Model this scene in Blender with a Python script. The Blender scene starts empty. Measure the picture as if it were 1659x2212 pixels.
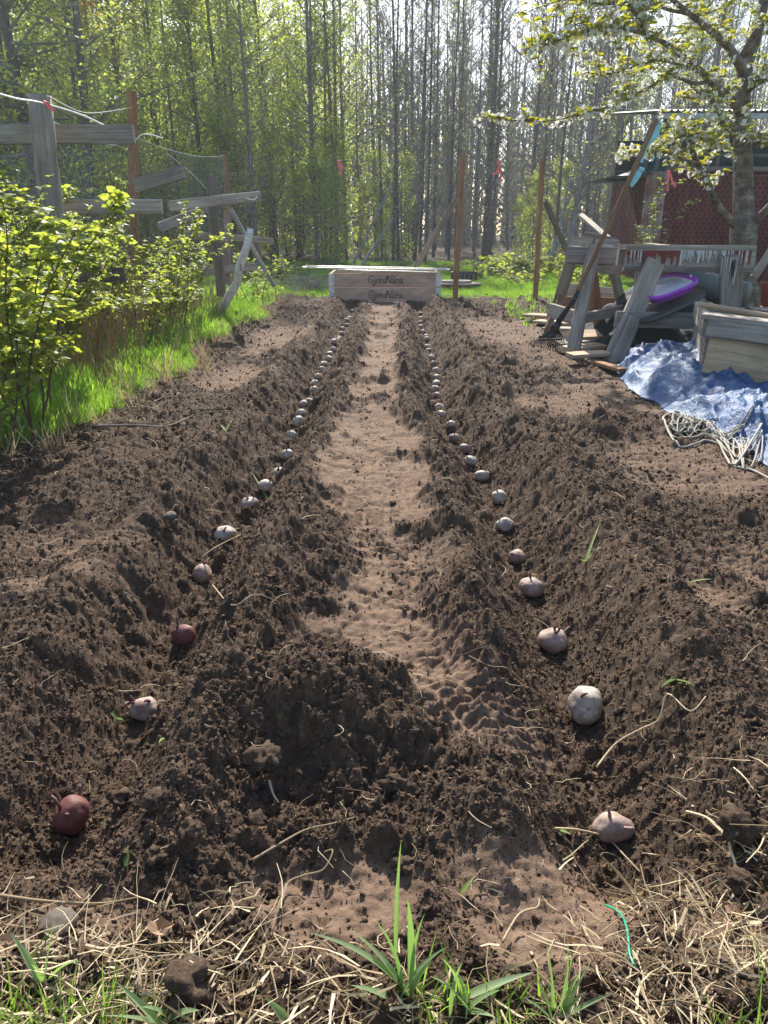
import bpy, bmesh, math, random
import numpy as np
from mathutils import Vector, Matrix, Quaternion, noise as mnoise
random.seed(7)
RNG = np.random.default_rng(11)
R = math.radians
scn = bpy.context.scene
COL = scn.collection

# ------------------------------------------------------------------ camera, sky, sun, exposure
CAM_H = 0.68
PITCH = R(20.62)
FPX = 1597.0                     # focal length in pixels of a 1659 x 2212 picture
cd = bpy.data.cameras.new('camera')
cd.sensor_fit = 'VERTICAL'; cd.sensor_height = 36.0; cd.lens = 36.0 * FPX / 2212.0
cd.clip_start = 0.02; cd.clip_end = 600
cam = bpy.data.objects.new('camera', cd); COL.objects.link(cam)
cam.location = (0, 0, CAM_H); cam.rotation_euler = (math.pi/2 - PITCH, 0, 0)
scn.camera = cam

SUN_EL, SUN_AZ = R(41), R(-3)     # azimuth from +Y, negative = left
world = bpy.data.worlds.new('World'); scn.world = world; world.use_nodes = True
wn = world.node_tree
for n in list(wn.nodes): wn.nodes.remove(n)
sky = wn.nodes.new('ShaderNodeTexSky'); sky.sky_type = 'NISHITA'; sky.sun_disc = False
sky.sun_elevation = SUN_EL; sky.sun_rotation = SUN_AZ
sky.air_density = 1.0; sky.dust_density = 1.5; sky.ozone_density = 1.0; sky.altitude = 50
bg = wn.nodes.new('ShaderNodeBackground'); bg.inputs['Strength'].default_value = 0.125
wo = wn.nodes.new('ShaderNodeOutputWorld')
wn.links.new(sky.outputs[0], bg.inputs[0]); wn.links.new(bg.outputs[0], wo.inputs[0])
sd = bpy.data.lights.new('sun', 'SUN'); sd.energy = 5.0; sd.angle = R(0.6); sd.color = (1, 0.95, 0.87)
sun = bpy.data.objects.new('sun', sd); COL.objects.link(sun)
sdir = Vector((math.sin(SUN_AZ)*math.cos(SUN_EL), math.cos(SUN_AZ)*math.cos(SUN_EL), math.sin(SUN_EL)))
sun.rotation_euler = sdir.to_track_quat('Z', 'Y').to_euler(); sun.location = sdir * 60
vs = scn.view_settings
vs.view_transform = 'Standard'; vs.look = 'None'; vs.exposure = 1.14; vs.gamma = 1; vs.use_curve_mapping = False
scn.render.engine = 'CYCLES'
cy = scn.cycles
cy.max_bounces = 7; cy.diffuse_bounces = 3; cy.glossy_bounces = 2; cy.transmission_bounces = 3; cy.transparent_max_bounces = 8
cy.sample_clamp_indirect = 6

# ------------------------------------------------------------------ pixel <-> place
CP, SP = math.cos(PITCH), math.sin(PITCH)
def ray(px, py):
    u = (px - 829.5) / FPX; v = (1106 - py) / FPX
    return (u, CP + v*SP, -SP + v*CP)
def at(px, py, Y):               # the place seen at a picture point, Y metres ahead
    d = ray(px, py); t = Y / d[1]
    return Vector((d[0]*t, Y, CAM_H + d[2]*t))
def gnd(px, py, z=0.0):          # the place on level ground
    d = ray(px, py); t = (z - CAM_H) / d[2]
    return Vector((d[0]*t, d[1]*t, z))
def pxm(Y, z=0.3):               # metres per picture pixel there
    return (Y*CP + (CAM_H - z)*SP) / FPX

# ------------------------------------------------------------------ noise
def _h(ix, iy, s):
    n = (ix.astype(np.int64)*374761393 + iy.astype(np.int64)*668265263 + s*1442695041) & 0xFFFFFFFF
    n = ((n ^ (n >> 13)) * 1274126177) & 0xFFFFFFFF
    n = ((n ^ (n >> 16)) * 2246822519) & 0xFFFFFFFF
    return ((n ^ (n >> 15)) & 0xFFFFFF) / float(0xFFFFFF)
def vn(x, y, s=0):
    ix = np.floor(x); iy = np.floor(y); fx = x-ix; fy = y-iy
    fx = fx*fx*(3-2*fx); fy = fy*fy*(3-2*fy)
    a = _h(ix, iy, s); b = _h(ix+1, iy, s); c = _h(ix, iy+1, s); d = _h(ix+1, iy+1, s)
    return (a*(1-fx)+b*fx)*(1-fy) + (c*(1-fx)+d*fx)*fy
def fbm(x, y, s=0, o=4, g=0.5):
    t = 0; a = 1; n = 0
    for i in range(o):
        t = t + a*(vn(x*2**i+17*i, y*2**i-9*i, s+i)*2-1); n += a; a *= g
    return t/n
def domes(x, y, cell, s, rmin=.35, rmax=.75, keep=1.0):      # rounded crumbs of one size, height in metres
    X = x/cell; Y = y/cell
    ix = np.floor(X); iy = np.floor(Y); out = np.zeros_like(X)
    for i in (-1, 0, 1):
        for j in (-1, 0, 1):
            cx = ix+i; cy_ = iy+j
            px = cx + _h(cx, cy_, s); py = cy_ + _h(cx, cy_, s+1)
            r = rmin + (rmax-rmin)*_h(cx, cy_, s+2)**2
            st = .75+.6*_h(cx, cy_, s+3)
            d2 = ((X-px)*st)**2 + ((Y-py)/st)**2
            v = np.sqrt(np.maximum(r*r - d2, 0))
            if keep < 1: v = v*(_h(cx, cy_, s+5) < keep)
            out = np.maximum(out, v)
    return out*cell
def sst(a, b, x):
    t = np.clip((x-a)/(b-a), 0, 1); return t*t*(3-2*t)

# ------------------------------------------------------------------ object helpers
PLOC = {}
def props(o, label=None, cat=None, group=None, kind=None):
    if label: o['label'] = label
    if cat: o['category'] = cat
    if group: o['group'] = group
    if kind: o['kind'] = kind
    return o
def thing(name, label, cat, loc=(0,0,0), group=None, rz=0):
    o = bpy.data.objects.new(name, None); COL.objects.link(o)
    o.location = loc; o.rotation_euler = (0, 0, rz); o.empty_display_size = .1
    PLOC[o.name] = Matrix.Translation(Vector(loc)) @ Matrix.Rotation(rz, 4, 'Z')
    return props(o, label, cat, group)
def wmat(o): return PLOC.get(o.name, Matrix.Identity(4))
def link(name, me, mat=None, parent=None, M=None):
    o = bpy.data.objects.new(name, me); COL.objects.link(o)
    if mat is not None:
        if len(me.materials) == 0: me.materials.append(mat)
    M = M if M is not None else Matrix.Identity(4)
    if parent is not None:
        o.parent = parent; L = wmat(parent).inverted() @ M
    else: L = M
    o.matrix_local = L
    PLOC[o.name] = M
    return o
def npmesh(name, V, F, smooth=False, uvdone=None):
    V = np.asarray(V, dtype=np.float32).reshape(-1, 3); F = np.asarray(F, dtype=np.int32)
    me = bpy.data.meshes.new(name)
    me.vertices.add(len(V)); me.vertices.foreach_set('co', V.ravel())
    k = F.shape[1]; n = len(F)
    me.loops.add(n*k); me.loops.foreach_set('vertex_index', F.ravel())
    me.polygons.add(n); me.polygons.foreach_set('loop_start', np.arange(0, n*k, k, dtype=np.int32))
    me.polygons.foreach_set('loop_total', np.full(n, k, dtype=np.int32))
    if smooth: me.polygons.foreach_set('use_smooth', np.ones(n, dtype=bool))
    me.update(calc_edges=True); me.validate()
    return me
class MB:
    def __init__(s): s.v = []; s.f = []
    def quad(s, a, b, c, d):
        i = len(s.v); s.v += [tuple(a), tuple(b), tuple(c), tuple(d)]; s.f.append((i, i+1, i+2, i+3))
    def poly(s, pts):
        i = len(s.v); s.v += [tuple(p) for p in pts]; s.f.append(tuple(range(i, i+len(pts))))
    def tri(s, a, b, c): s.poly((a, b, c))
    def box(s, lo, hi):
        x0, y0, z0 = lo; x1, y1, z1 = hi; i = len(s.v)
        s.v += [(x0,y0,z0),(x1,y0,z0),(x1,y1,z0),(x0,y1,z0),(x0,y0,z1),(x1,y0,z1),(x1,y1,z1),(x0,y1,z1)]
        s.f += [(i,i+3,i+2,i+1),(i+4,i+5,i+6,i+7),(i,i+1,i+5,i+4),(i+1,i+2,i+6,i+5),(i+2,i+3,i+7,i+6),(i+3,i,i+4,i+7)]
    def tube(s, pts, rad, n=6, caps=True):
        pts = [Vector(p) for p in pts]; m = len(pts)
        if not hasattr(rad, '__len__'): rad = [rad]*m
        t0 = (pts[1]-pts[0]).normalized()
        up = Vector((0,0,1)) if abs(t0.z) < .9 else Vector((1,0,0))
        nrm = t0.cross(up).normalized(); base = len(s.v)
        for k in range(m):
            t = (pts[min(k+1, m-1)] - pts[max(k-1, 0)])
            if t.length < 1e-9: t = t0.copy()
            t.normalize()
            nrm = (nrm - t*nrm.dot(t))
            if nrm.length < 1e-6: nrm = t.orthogonal()
            nrm.normalize(); b = t.cross(nrm)
            for j in range(n):
                a = 2*math.pi*j/n
                s.v.append(tuple(pts[k] + (nrm*math.cos(a) + b*math.sin(a))*rad[k]))
        for k in range(m-1):
            for j in range(n):
                j2 = (j+1) % n
                s.f.append((base+k*n+j, base+k*n+j2, base+(k+1)*n+j2, base+(k+1)*n+j))
        if caps:
            s.f.append(tuple(base+j for j in range(n-1, -1, -1)))
            s.f.append(tuple(base+(m-1)*n+j for j in range(n)))
    def mesh(s, name, smooth=False, off=None):
        me = bpy.data.meshes.new(name)
        v = s.v if off is None else [(a-off[0], b-off[1], c-off[2]) for a, b, c in s.v]
        me.from_pydata(v, [], s.f)
        if smooth: me.polygons.foreach_set('use_smooth', [True]*len(me.polygons))
        me.update(); return me
def build(mb, name, mat, parent=None, smooth=False):      # vertices in world space
    off = wmat(parent).translation if parent is not None else None
    if parent is not None:
        inv = wmat(parent).inverted()
        mb.v = [tuple(inv @ Vector(p)) for p in mb.v]
        o = bpy.data.objects.new(name, mb.mesh(name, smooth)); COL.objects.link(o); o.parent = parent
        PLOC[o.name] = wmat(parent)
    else:
        o = bpy.data.objects.new(name, mb.mesh(name, smooth)); COL.objects.link(o)
    o.data.materials.append(mat); return o
def plank(name, p0, p1, w, t, mat, parent=None, face=(0,-1,0), wob=.004, seg=6, rough=1.0, taper=0):
    """a sawn board from p0 to p1, its broad side turned to face; slightly uneven and with worn corners"""
    p0 = Vector(p0); p1 = Vector(p1); X = (p1-p0); L = X.length; X.normalize()
    Fc = Vector(face); Z = (Fc - X*Fc.dot(X)).normalized(); Y = Z.cross(X)
    bm = bmesh.new(); sx = random.uniform(0, 99); rings = []
    c = min(w, t)*.14*rough
    for k in range(seg+1):
        x = L*k/seg; f = 1-taper*k/seg
        dy = wob*mnoise.noise(Vector((x*2.2+sx, 1.3, 0)))*2; dz = wob*.7*mnoise.noise(Vector((x*2.2+sx, 9.3, 0)))*2
        if k in (0, seg): cc = c*1.3
        else: cc = c
        hw = w/2*f; ht = t/2*f
        pr = [(-hw+cc,-ht),(hw-cc,-ht),(hw,-ht+cc),(hw,ht-cc),(hw-cc,ht),(-hw+cc,ht),(-hw,ht-cc),(-hw,-ht+cc)]
        e = random.uniform(-1, 1)*.006*rough if k in (0, seg) else 0
        rings.append([bm.verts.new((x + e*(a/w) , a+dy, b+dz)) for a, b in pr])
    for k in range(seg):
        for j in range(8):
            bm.faces.new((rings[k][j], rings[k][(j+1)%8], rings[k+1][(j+1)%8], rings[k+1][j]))
    bm.faces.new(rings[0][::-1]); bm.faces.new(rings[-1])
    bmesh.ops.recalc_face_normals(bm, faces=bm.faces)
    me = bpy.data.meshes.new(name); bm.to_mesh(me); bm.free()
    M = Matrix(((X.x,Y.x,Z.x,p0.x),(X.y,Y.y,Z.y,p0.y),(X.z,Y.z,Z.z,p0.z),(0,0,0,1)))
    return link(name, me, mat, parent, M)
def log(name, p0, p1, r0, r1, mat, parent=None, bend=.01, seg=10, n=12, knots=True):
    p0 = Vector(p0); p1 = Vector(p1); X = p1-p0; L = X.length; X.normalize()
    Z = X.orthogonal().normalized(); Y = Z.cross(X); s = random.uniform(0, 50); mb = MB(); pts = []; rr = []
    for k in range(seg+1):
        f = k/seg
        pts.append((L*f, bend*2*mnoise.noise(Vector((f*2+s,0,0))), bend*2*mnoise.noise(Vector((f*2+s,5,0)))))
        rr.append((r0+(r1-r0)*f)*(1+.08*mnoise.noise(Vector((f*7+s,3,0)))))
    mb.tube(pts, rr, n)
    M = Matrix(((X.x,Y.x,Z.x,p0.x),(X.y,Y.y,Z.y,p0.y),(X.z,Y.z,Z.z,p0.z),(0,0,0,1)))
    return link(name, mb.mesh(name, True), mat, parent, M)

# ------------------------------------------------------------------ materials
MATS = {}
def newmat(name):
    m = bpy.data.materials.new(name); m.use_nodes = True; nt = m.node_tree
    for n in list(nt.nodes): nt.nodes.remove(n)
    out = nt.nodes.new('ShaderNodeOutputMaterial'); MATS[name] = m
    return m, nt, out
def N(nt, t, **k):
    n = nt.nodes.new(t)
    for a, b in k.items():
        if a.startswith('i_'):
            n.inputs[a[2:].replace('_', ' ')].default_value = b
        else: setattr(n, a, b)
    return n
def ramp(nt, fac, stops, interp='LINEAR'):
    r = nt.nodes.new('ShaderNodeValToRGB'); r.color_ramp.interpolation = interp
    e = r.color_ramp.elements
    while len(e) > 1: e.remove(e[-1])
    e[0].position = stops[0][0]; e[0].color = (*stops[0][1], 1)
    for p, c in stops[1:]:
        x = e.new(p); x.color = (*c, 1)
    nt.links.new(fac, r.inputs[0]); return r
def coords(nt, scale=(1,1,1), kind='Object'):
    tc = N(nt, 'ShaderNodeTexCoord'); mp = N(nt, 'ShaderNodeMapping'); mp.inputs['Scale'].default_value = scale
    nt.links.new(tc.outputs[kind], mp.inputs[0]); return mp.outputs[0]
def noisen(nt, vec, scale, detail=5, rough=.6):
    n = N(nt, 'ShaderNodeTexNoise'); n.inputs['Scale'].default_value = scale; n.inputs['Detail'].default_value = detail
    n.inputs['Roughness'].default_value = rough; nt.links.new(vec, n.inputs['Vector']); return n
def bump(nt, h, strength, dist, prev=None):
    b = N(nt, 'ShaderNodeBump'); b.inputs['Strength'].default_value = strength; b.inputs['Distance'].default_value = dist
    nt.links.new(h, b.inputs['Height'])
    if prev is not None: nt.links.new(prev, b.inputs['Normal'])
    return b.outputs[0]
def mixc(nt, fac, a, b, mode='MIX'):
    m = N(nt, 'ShaderNodeMix', data_type='RGBA', blend_type=mode)
    if isinstance(fac, (int, float)): m.inputs[0].default_value = fac
    else: nt.links.new(fac, m.inputs[0])
    for s, v in ((6, a), (7, b)):
        if isinstance(v, tuple): m.inputs[s].default_value = (*v, 1)
        else: nt.links.new(v, m.inputs[s])
    return m.outputs[2]
def bsdf(nt, out, color=None, rough=.8, spec=.3, normal=None, metal=0):
    b = N(nt, 'ShaderNodeBsdfPrincipled'); b.inputs['Roughness'].default_value = rough
    b.inputs['Specular IOR Level'].default_value = spec; b.inputs['Metallic'].default_value = metal
    if isinstance(color, tuple): b.inputs['Base Color'].default_value = (*color, 1)
    elif color is not None: nt.links.new(color, b.inputs['Base Color'])
    if normal is not None: nt.links.new(normal, b.inputs['Normal'])
    nt.links.new(b.outputs[0], out.inputs[0]); return b
def wood(name, dark, light, grain=1.0, rough=.85, knots=True, moss=None):
    m, nt, out = newmat(name)
    oi = N(nt, 'ShaderNodeObjectInfo')
    tc = N(nt, 'ShaderNodeTexCoord')
    ad = N(nt, 'ShaderNodeVectorMath', operation='ADD')
    ml = N(nt, 'ShaderNodeMath', operation='MULTIPLY'); ml.inputs[1].default_value = 37
    nt.links.new(oi.outputs['Random'], ml.inputs[0]); nt.links.new(tc.outputs['Object'], ad.inputs[0]); nt.links.new(ml.outputs[0], ad.inputs[1])
    mp = N(nt, 'ShaderNodeMapping'); mp.inputs['Scale'].default_value = (1.2, 38*grain, 38*grain); nt.links.new(ad.outputs[0], mp.inputs[0])
    g = noisen(nt, mp.outputs[0], 2.2, 7, .65)
    mp2 = N(nt, 'ShaderNodeMapping'); mp2.inputs['Scale'].default_value = (3, 9, 9); nt.links.new(ad.outputs[0], mp2.inputs[0])
    b = noisen(nt, mp2.outputs[0], 1.4, 4, .6)
    mid = tuple((a+c)/2 for a, c in zip(dark, light))
    c = ramp(nt, g.outputs[0], [(.28, dark), (.48, mid), (.72, light)])
    s = ramp(nt, b.outputs[0], [(.3, (.62,.6,.58)), (.7, (1.12,1.1,1.08))])
    col = mixc(nt, 1.0, c.outputs[0], s.outputs[0], 'MULTIPLY')
    if knots:
        mp3 = N(nt, 'ShaderNodeMapping'); mp3.inputs['Scale'].default_value = (5, 14, 14); nt.links.new(ad.outputs[0], mp3.inputs[0])
        v = N(nt, 'ShaderNodeTexVoronoi'); nt.links.new(mp3.outputs[0], v.inputs['Vector'])
        kr = ramp(nt, v.outputs['Distance'], [(.0, (.3,.22,.18)), (.09, (.45,.38,.32)), (.14, (1,1,1))])
        col = mixc(nt, .8, col, kr.outputs[0], 'MULTIPLY')
    hv = ramp(nt, oi.outputs['Random'], [(0, (.82,.82,.84)), (1, (1.15,1.1,1.05))])
    col = mixc(nt, 1.0, col, hv.outputs[0], 'MULTIPLY')
    n1 = bump(nt, g.outputs[0], .7, .004)
    bsdf(nt, out, col, rough, .25, n1); return m
GREYW = wood('weathered_grey_wood', (.15,.135,.115), (.43,.40,.35))
GREYD = wood('dark_weathered_wood', (.075,.068,.06), (.24,.22,.20))
BROWNW = wood('brown_stained_wood', (.15,.08,.038), (.36,.21,.11))
PALEW = wood('pale_sawn_wood', (.30,.22,.14), (.56,.45,.32))
PINEW = wood('pinkish_pine_board', (.48,.32,.23), (.68,.50,.38), grain=.5)
HANDLE = wood('worn_handle_wood', (.16,.09,.05), (.32,.2,.12), knots=False)

def plain(name, color, rough=.6, spec=.4, nscale=20, var=.25, bmp=.2, bd=.003, metal=0):
    m, nt, out = newmat(name)
    v = coords(nt); n = noisen(nt, v, nscale, 6)
    a = tuple(c*(1-var) for c in color); b = tuple(min(1, c*(1+var)) for c in color)
    c = ramp(nt, n.outputs[0], [(.3, a), (.7, b)])
    bsdf(nt, out, c.outputs[0], rough, spec, bump(nt, n.outputs[0], bmp, bd), metal); return m
WIRE = plain('galvanised_wire', (.26,.27,.27), .55, .4, metal=.3)
STRING = plain('white_string', (.72,.70,.66), .8)
PINK = plain('faded_pink_ribbon', (.80,.16,.17), .6)
CYAN = plain('pale_turquoise_ribbon', (.22,.50,.55), .5)
BLACKP = plain('black_plastic', (.02,.022,.024), .4)
WHITEP = plain('white_plastic', (.62,.58,.47), .35)
PAINTR = plain('dark_red_paint', (.16,.018,.016), .6)
PAINTW = plain('old_white_paint', (.46,.46,.45), .7)
REDPOT = plain('red_clay_plastic', (.28,.055,.04), .5)
ZINC = plain('zinc_plate', (.62,.63,.62), .45, .5, metal=.4)
INK = plain('burnt_lettering', (.035,.025,.02), .8)

def leafmat(name, c1, c2, trans=.45, rough=.5, tint=(1.25,1.2,.45), spec=.35, tb=1.0):
    """leaf blade: reflects a little and lets sunlight through"""
    m, nt, out = newmat(name)
    geo = N(nt, 'ShaderNodeNewGeometry')
    oi = N(nt, 'ShaderNodeObjectInfo')
    ad = N(nt, 'ShaderNodeMath', operation='ADD'); nt.links.new(geo.outputs['Random Per Island'], ad.inputs[0]); nt.links.new(oi.outputs['Random'], ad.inputs[1])
    fr = N(nt, 'ShaderNodeMath', operation='FRACT'); nt.links.new(ad.outputs[0], fr.inputs[0])
    c = ramp(nt, fr.outputs[0], [(0, c1), (.55, tuple((a+b)/2 for a, b in zip(c1, c2))), (1, c2)])
    p = N(nt, 'ShaderNodeBsdfPrincipled'); p.inputs['Roughness'].default_value = rough; p.inputs['Specular IOR Level'].default_value = spec
    nt.links.new(c.outputs[0], p.inputs['Base Color'])
    t = N(nt, 'ShaderNodeBsdfTranslucent')
    tc = mixc(nt, 1.0, c.outputs[0], tuple(x*tb for x in tint), 'MULTIPLY'); nt.links.new(tc, t.inputs[0])
    mx = N(nt, 'ShaderNodeMixShader'); mx.inputs[0].default_value = trans
    nt.links.new(p.outputs[0], mx.inputs[1]); nt.links.new(t.outputs[0], mx.inputs[2]); nt.links.new(mx.outputs[0], out.inputs[0])
    return m
BERRYLEAF = leafmat('berry_leaf', (.12,.18,.05), (.30,.34,.10), .6, tint=(1.9,1.75,.7))
GRASSM = leafmat('grass_blade', (.10,.18,.04), (.25,.33,.09), .55, tint=(1.7,2.0,.7))
GRASSBIG = leafmat('broad_grass_blade', (.16,.23,.11), (.26,.33,.18), .4, tint=(1.3,1.6,.6))
DRYM = leafmat('dry_straw', (.26,.19,.11), (.66,.55,.36), .2, .7, tint=(1.1,1,.8), spec=.2)
TREELEAF = leafmat('young_tree_leaf', (.20,.25,.075), (.38,.41,.14), .64, tint=(1.8,1.85,.85))
TREELEAF2 = leafmat('yellow_green_tree_leaf', (.34,.29,.07), (.5,.38,.08), .6, tint=(1.6,1.3,.5))
PINELEAF = leafmat('dull_green_leaf', (.09,.12,.06), (.15,.18,.09), .4, tint=(1.6,1.6,.9))
CHERRYLEAF = leafmat('cherry_leaf', (.14,.2,.03), (.32,.30,.05), .5, tint=(1.7,1.5,.45))
PETAL = leafmat('white_petal', (.76,.76,.72), (.82,.82,.8), .35, tint=(1,1,.95))
# ------------------------------------------------------------------ furrows and potatoes: where they are
PL = [(152,1762,80,92),(311,1525,66,60),(398,1365,57,50),(437,1240,40,52),(485,1150,48,38),(540,1088,40,34),(573,1045,30,26),(603,1017,26,22),
 (620,981,24,24),(630,938,25,26),(644,912,25,29),(650,891,22,20),(656.5,870,21,18),(668,862,15,14),(678,839,19,15),(680,825,18,14),(686,811,18,14),
 (693.6,795,16,14),(700,784,15,12),(710,772,15,11),(713,762,16,12),(720,752.6,15,10),(721,738,15,11),(730.7,733,13,9),(733,726,13,8),(738.6,718,11,8),
 (740,709,10,10),(749,701,12,8),(749,691,13,9),(754,683,13,8),(761,672,10,7),(768,667,9,6)]
PR = [(1323,1778,88,62),(1266,1525,70,90),(1195,1380,62,60),(1147,1266,50,50),(1116,1195,33,34),(1091,1128,38,30),(1079,1070,30,34),(1043,1023,34,27),
 (1018,992,25,19),(1006,966,28,22),(981,942,24,19),(974,916,24,22),(953.5,892,20,21),(948.5,875,16,16),(944,851,15,16),(940,837,17,16),(943,826,16,12),
 (944,814.5,20,15),(942,798,18,16),(938,783,14,12),(932,770,14,10),(926.5,756,16,14),(923,746,14,11),(922,732,12,10),(920,725,11,8),(914,715,12,9),
 (908.5,704,12,10),(908,695,10,8),(909,686,11,9),(908.5,676,11,9)]
ZT = -0.075
def rowxy(P): 
    q = [gnd(a, b, ZT+.03) for a, b, *_ in P]
    return np.array([[p.x, p.y] for p in q])
AL, AR = rowxy(PL), rowxy(PR)
def rowpath(A):
    o = np.argsort(A[:,1]); x = A[o,0]; y = A[o,1]
    xs = np.convolve(np.pad(x, 2, mode='edge'), np.ones(5)/5, 'valid'); xs[0] = x[0]; xs[1] = (x[0]+xs[1]+x[1])/3
    return y, xs
LY, LX = rowpath(AL); RY, RX = rowpath(AR)
XTL = lambda y: np.interp(y, LY, LX)
XTR = lambda y: np.interp(y, RY, RX)

def blob(x, y, cx, cy_, rx, ry, n=.35, s=0):
    d = np.sqrt(((x-cx)/rx)**2 + ((y-cy_)/ry)**2) + n*1.6*fbm(x*7, y*7, 40+s, 4)
    return 1 - sst(.55, 1.3, d)
# trodden, smooth patches: centre x, y, radius x, y, angle of tread, tread?
PATCH = [(-.68,1.55,.17,.11,.3,1), (-.70,1.33,.17,.07,.2,0), (.15,.93,.10,.10,.5,1), (.05,1.12,.11,.10,.1,1), (.06,1.45,.09,.14,0,1), (-.05,1.85,.1,.12,0,1), (-.07,.605,.11,.07,.2,2), (.19,.60,.12,.09,.0,2),
         (.75,3.1,.25,.3,0,0), (.95,2.2,.28,.3,0,0), (1.1,3.3,.3,.5,0,0), (.95,1.45,.22,.16,.4,1), (1.15,1.1,.2,.1,0,0), (-.75,3.7,.2,.4,0,0), (-.72,5.2,.22,.8,0,0),
         (.9,5.6,.4,.9,0,0), (1.0,4.3,.35,.4,0,0), (.62,1.28,.08,.1,0,0),(-.32,.58,.09,.05,.3,0), (.42,.55,.15,.05,0,0)]
_E = [(600,800,870),(660,790,880),(760,780,862),(860,745,862),(960,700,905),(1050,655,925),(1105,690,930),(1150,775,925),(1250,780,915),(1330,720,915),(1390,600,960),(1440,640,1000),(1490,800,1050),(1540,900,1080),(1600,960,1060),(1640,1000,1010)]
_q = sorted([(gnd(a, y).y, gnd(a, y).x, gnd(b, y).x) for y, a, b in _E])
EY = np.array([q[0] for q in _q]); EL = np.array([q[1] for q in _q]); ER = np.array([q[2] for q in _q])
def compact(x, y):
    el = np.interp(y, EY, EL); er = np.interp(y, EY, ER); nz = .085*fbm(x*9, y*8, 3, 5, .66)
    m = sst(-.03, .035, x-el+nz) * sst(-.03, .035, er-x+nz) * sst(.80, .90, y)
    m = m*(1-.75*sst(.64, .78, vn(x*7, y*5, 12)*.6+.4*vn(x*22, y*18, 13)))
    for i, (cx, cy_, rx, ry, a, t) in enumerate(PATCH): m = np.maximum(m, blob(x, y, cx, cy_, rx, ry, .35, i)*(1. if t == 2 else .75))
    return m
def grass_edge(y):                       # x where the turf on the left begins
    return -1.04 - .10*sst(3.2, 1.6, y) + .06*np.sin(y*2.3) + .05*np.sin(y*5.1+1)
def height(x, y, fine=True):
    x = np.asarray(x, dtype=float); y = np.asarray(y, dtype=float)
    cm = compact(x, y)
    z = .014*fbm(x*2.2, y*2.2, 21, 3)
    fade_far = 1 - sst(7.75, 8.1, y)
    for X, k in ((XTL, 0), (XTR, 1)):
        ynear = .60 if k == 0 else .56
        on = sst(ynear, ynear+.14, y) * fade_far
        d = x - X(y) + .012*fbm(x*6, y*6, 31+k, 3)
        wob = 1 + .30*fbm(y*3.1, y*0+k*7, 33+k, 3)
        tr = -.088*np.exp(-(np.abs(d)/.085)**2.2)
        so = 1 if (k == 1) else -1                       # outer side
        dout = d*so
        r_out = .058*wob*np.exp(-((dout-.185)/.075)**2)
        r_in = .046*wob*np.exp(-((dout+.165)/.058)**2)*(1-cm*.5)
        z = z + on*(tr + r_out + r_in)
    # heaps
    z = z + .105*np.exp(-(((x+.085)/.155)**2 + ((y-.93)/.125)**2)**1.3)
    z = z + .050*np.exp(-(((x+.19)/.12)**2 + ((y-1.50)/.24)**2)**1.2)
    z = z + .040*np.exp(-(((x-.52)/.16)**2 + ((y-1.05)/.22)**2))
    z = z + .035*np.exp(-(((x-.62)/.12)**2 + ((y-.72)/.1)**2))
    z = z + .075*np.exp(-(((x-.80)/.20)**2 + ((y-4.35)/.22)**2))
    z = z + .045*np.exp(-(((x-.80)/.08)**2 + ((y-2.62)/.07)**2))
    z = z + .04*np.exp(-(((x-.62)/.12)**2 + ((y-1.9)/.3)**2))
    z = z + .045*np.exp(-(((x+.86)/.11)**2 + ((y-2.05)/.3)**2))
    z = z - .030*np.exp(-(((x-1.0)/.10)**2 + ((y-1.28)/.07)**2))
    ge = grass_edge(y)
    turf = sst(.06, -.10, x-ge+.03*fbm(x*8, y*8, 77, 3))
    z = z + .05*turf
    z = z + .018*np.exp(-((x-ge)/.07)**2)
    rise = sst(.60, .40, y)                                # turf edge at the photographer's feet
    z = z + .018*rise
    # slabs and lumps
    loose = (1-cm)*(1-turf)
    lm = loose*(.55+.45*fbm(x*2.5, y*2.5, 51, 2)+.25)
    wx = x + .012*fbm(x*30, y*30, 61, 3); wy = y + .012*fbm(x*30, y*30, 62, 3)
    z = z + lm*(.018*fbm(x*9, y*9, 70, 3))
    z = z + lm*(.028*np.abs(fbm(wx*22, wy*22, 71, 4, .6))) + (lm*.011+.001)*np.abs(fbm(wx*75, wy*75, 75, 3, .65))
    z = z + lm*.75*domes(wx+.02*fbm(x*14,y*14,67,2), wy, .095, 100, .12, .40, .42)
    z = z + lm*.72*domes(wx, wy, .045, 110, .12, .50, .55)
    fr_ = sst(1.3, 2.6, y)
    z = z + lm*fr_*(.035*np.abs(fbm(wx*11, wy*9, 73, 4, .62)) + .60*domes(wx+.03*fbm(x*9,y*9,68,2), wy, .15, 160, .10, .38, .5) + .85*domes(wx+.012*fbm(x*31,y*31,69,2), wy, .068, 170, .10, .46, .55))
    if fine:
        wx3 = x + .007*fbm(x*75, y*75, 65, 3); wy3 = y + .007*fbm(x*75, y*75, 66, 3)
        z = z + lm*.6*domes(wx3, wy3, .021, 120, .12, .6, .6)
        wx2 = x + .005*fbm(x*150, y*150, 63, 2); wy2 = y + .005*fbm(x*150, y*150, 64, 2)
        z = z + (lm*.8+.12)*domes(wx2, wy2, .0105, 130, .25, .7, .9)
        z = z + (lm*.75+.14)*domes(wx2, wy2, .0056, 140, .3, .7)
        # smooth ground: cracks and low scuffs
        z = z + cm*(.022*np.minimum(fbm(x*10, y*12, 81, 6, .62), .06) + .006*fbm(x*3, y*3, 89, 2) + .006*fbm(x*55, y*70, 84, 4, .7) + .007*np.minimum(fbm(x*26, y*30, 85, 4, .6), .0) + .004*sst(.5,.8,vn(x*30, y*40, 86))*domes(wx, wy, .03, 150, .2, .6, .5)*30)
        e = np.abs(fbm(x*7+.3*fbm(x*20,y*20,8,2), y*10, 88, 3)); z = z - cm*.011*sst(.05, 0, e)*sst(.35,.6,vn(x*3,y*4,91))
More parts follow.
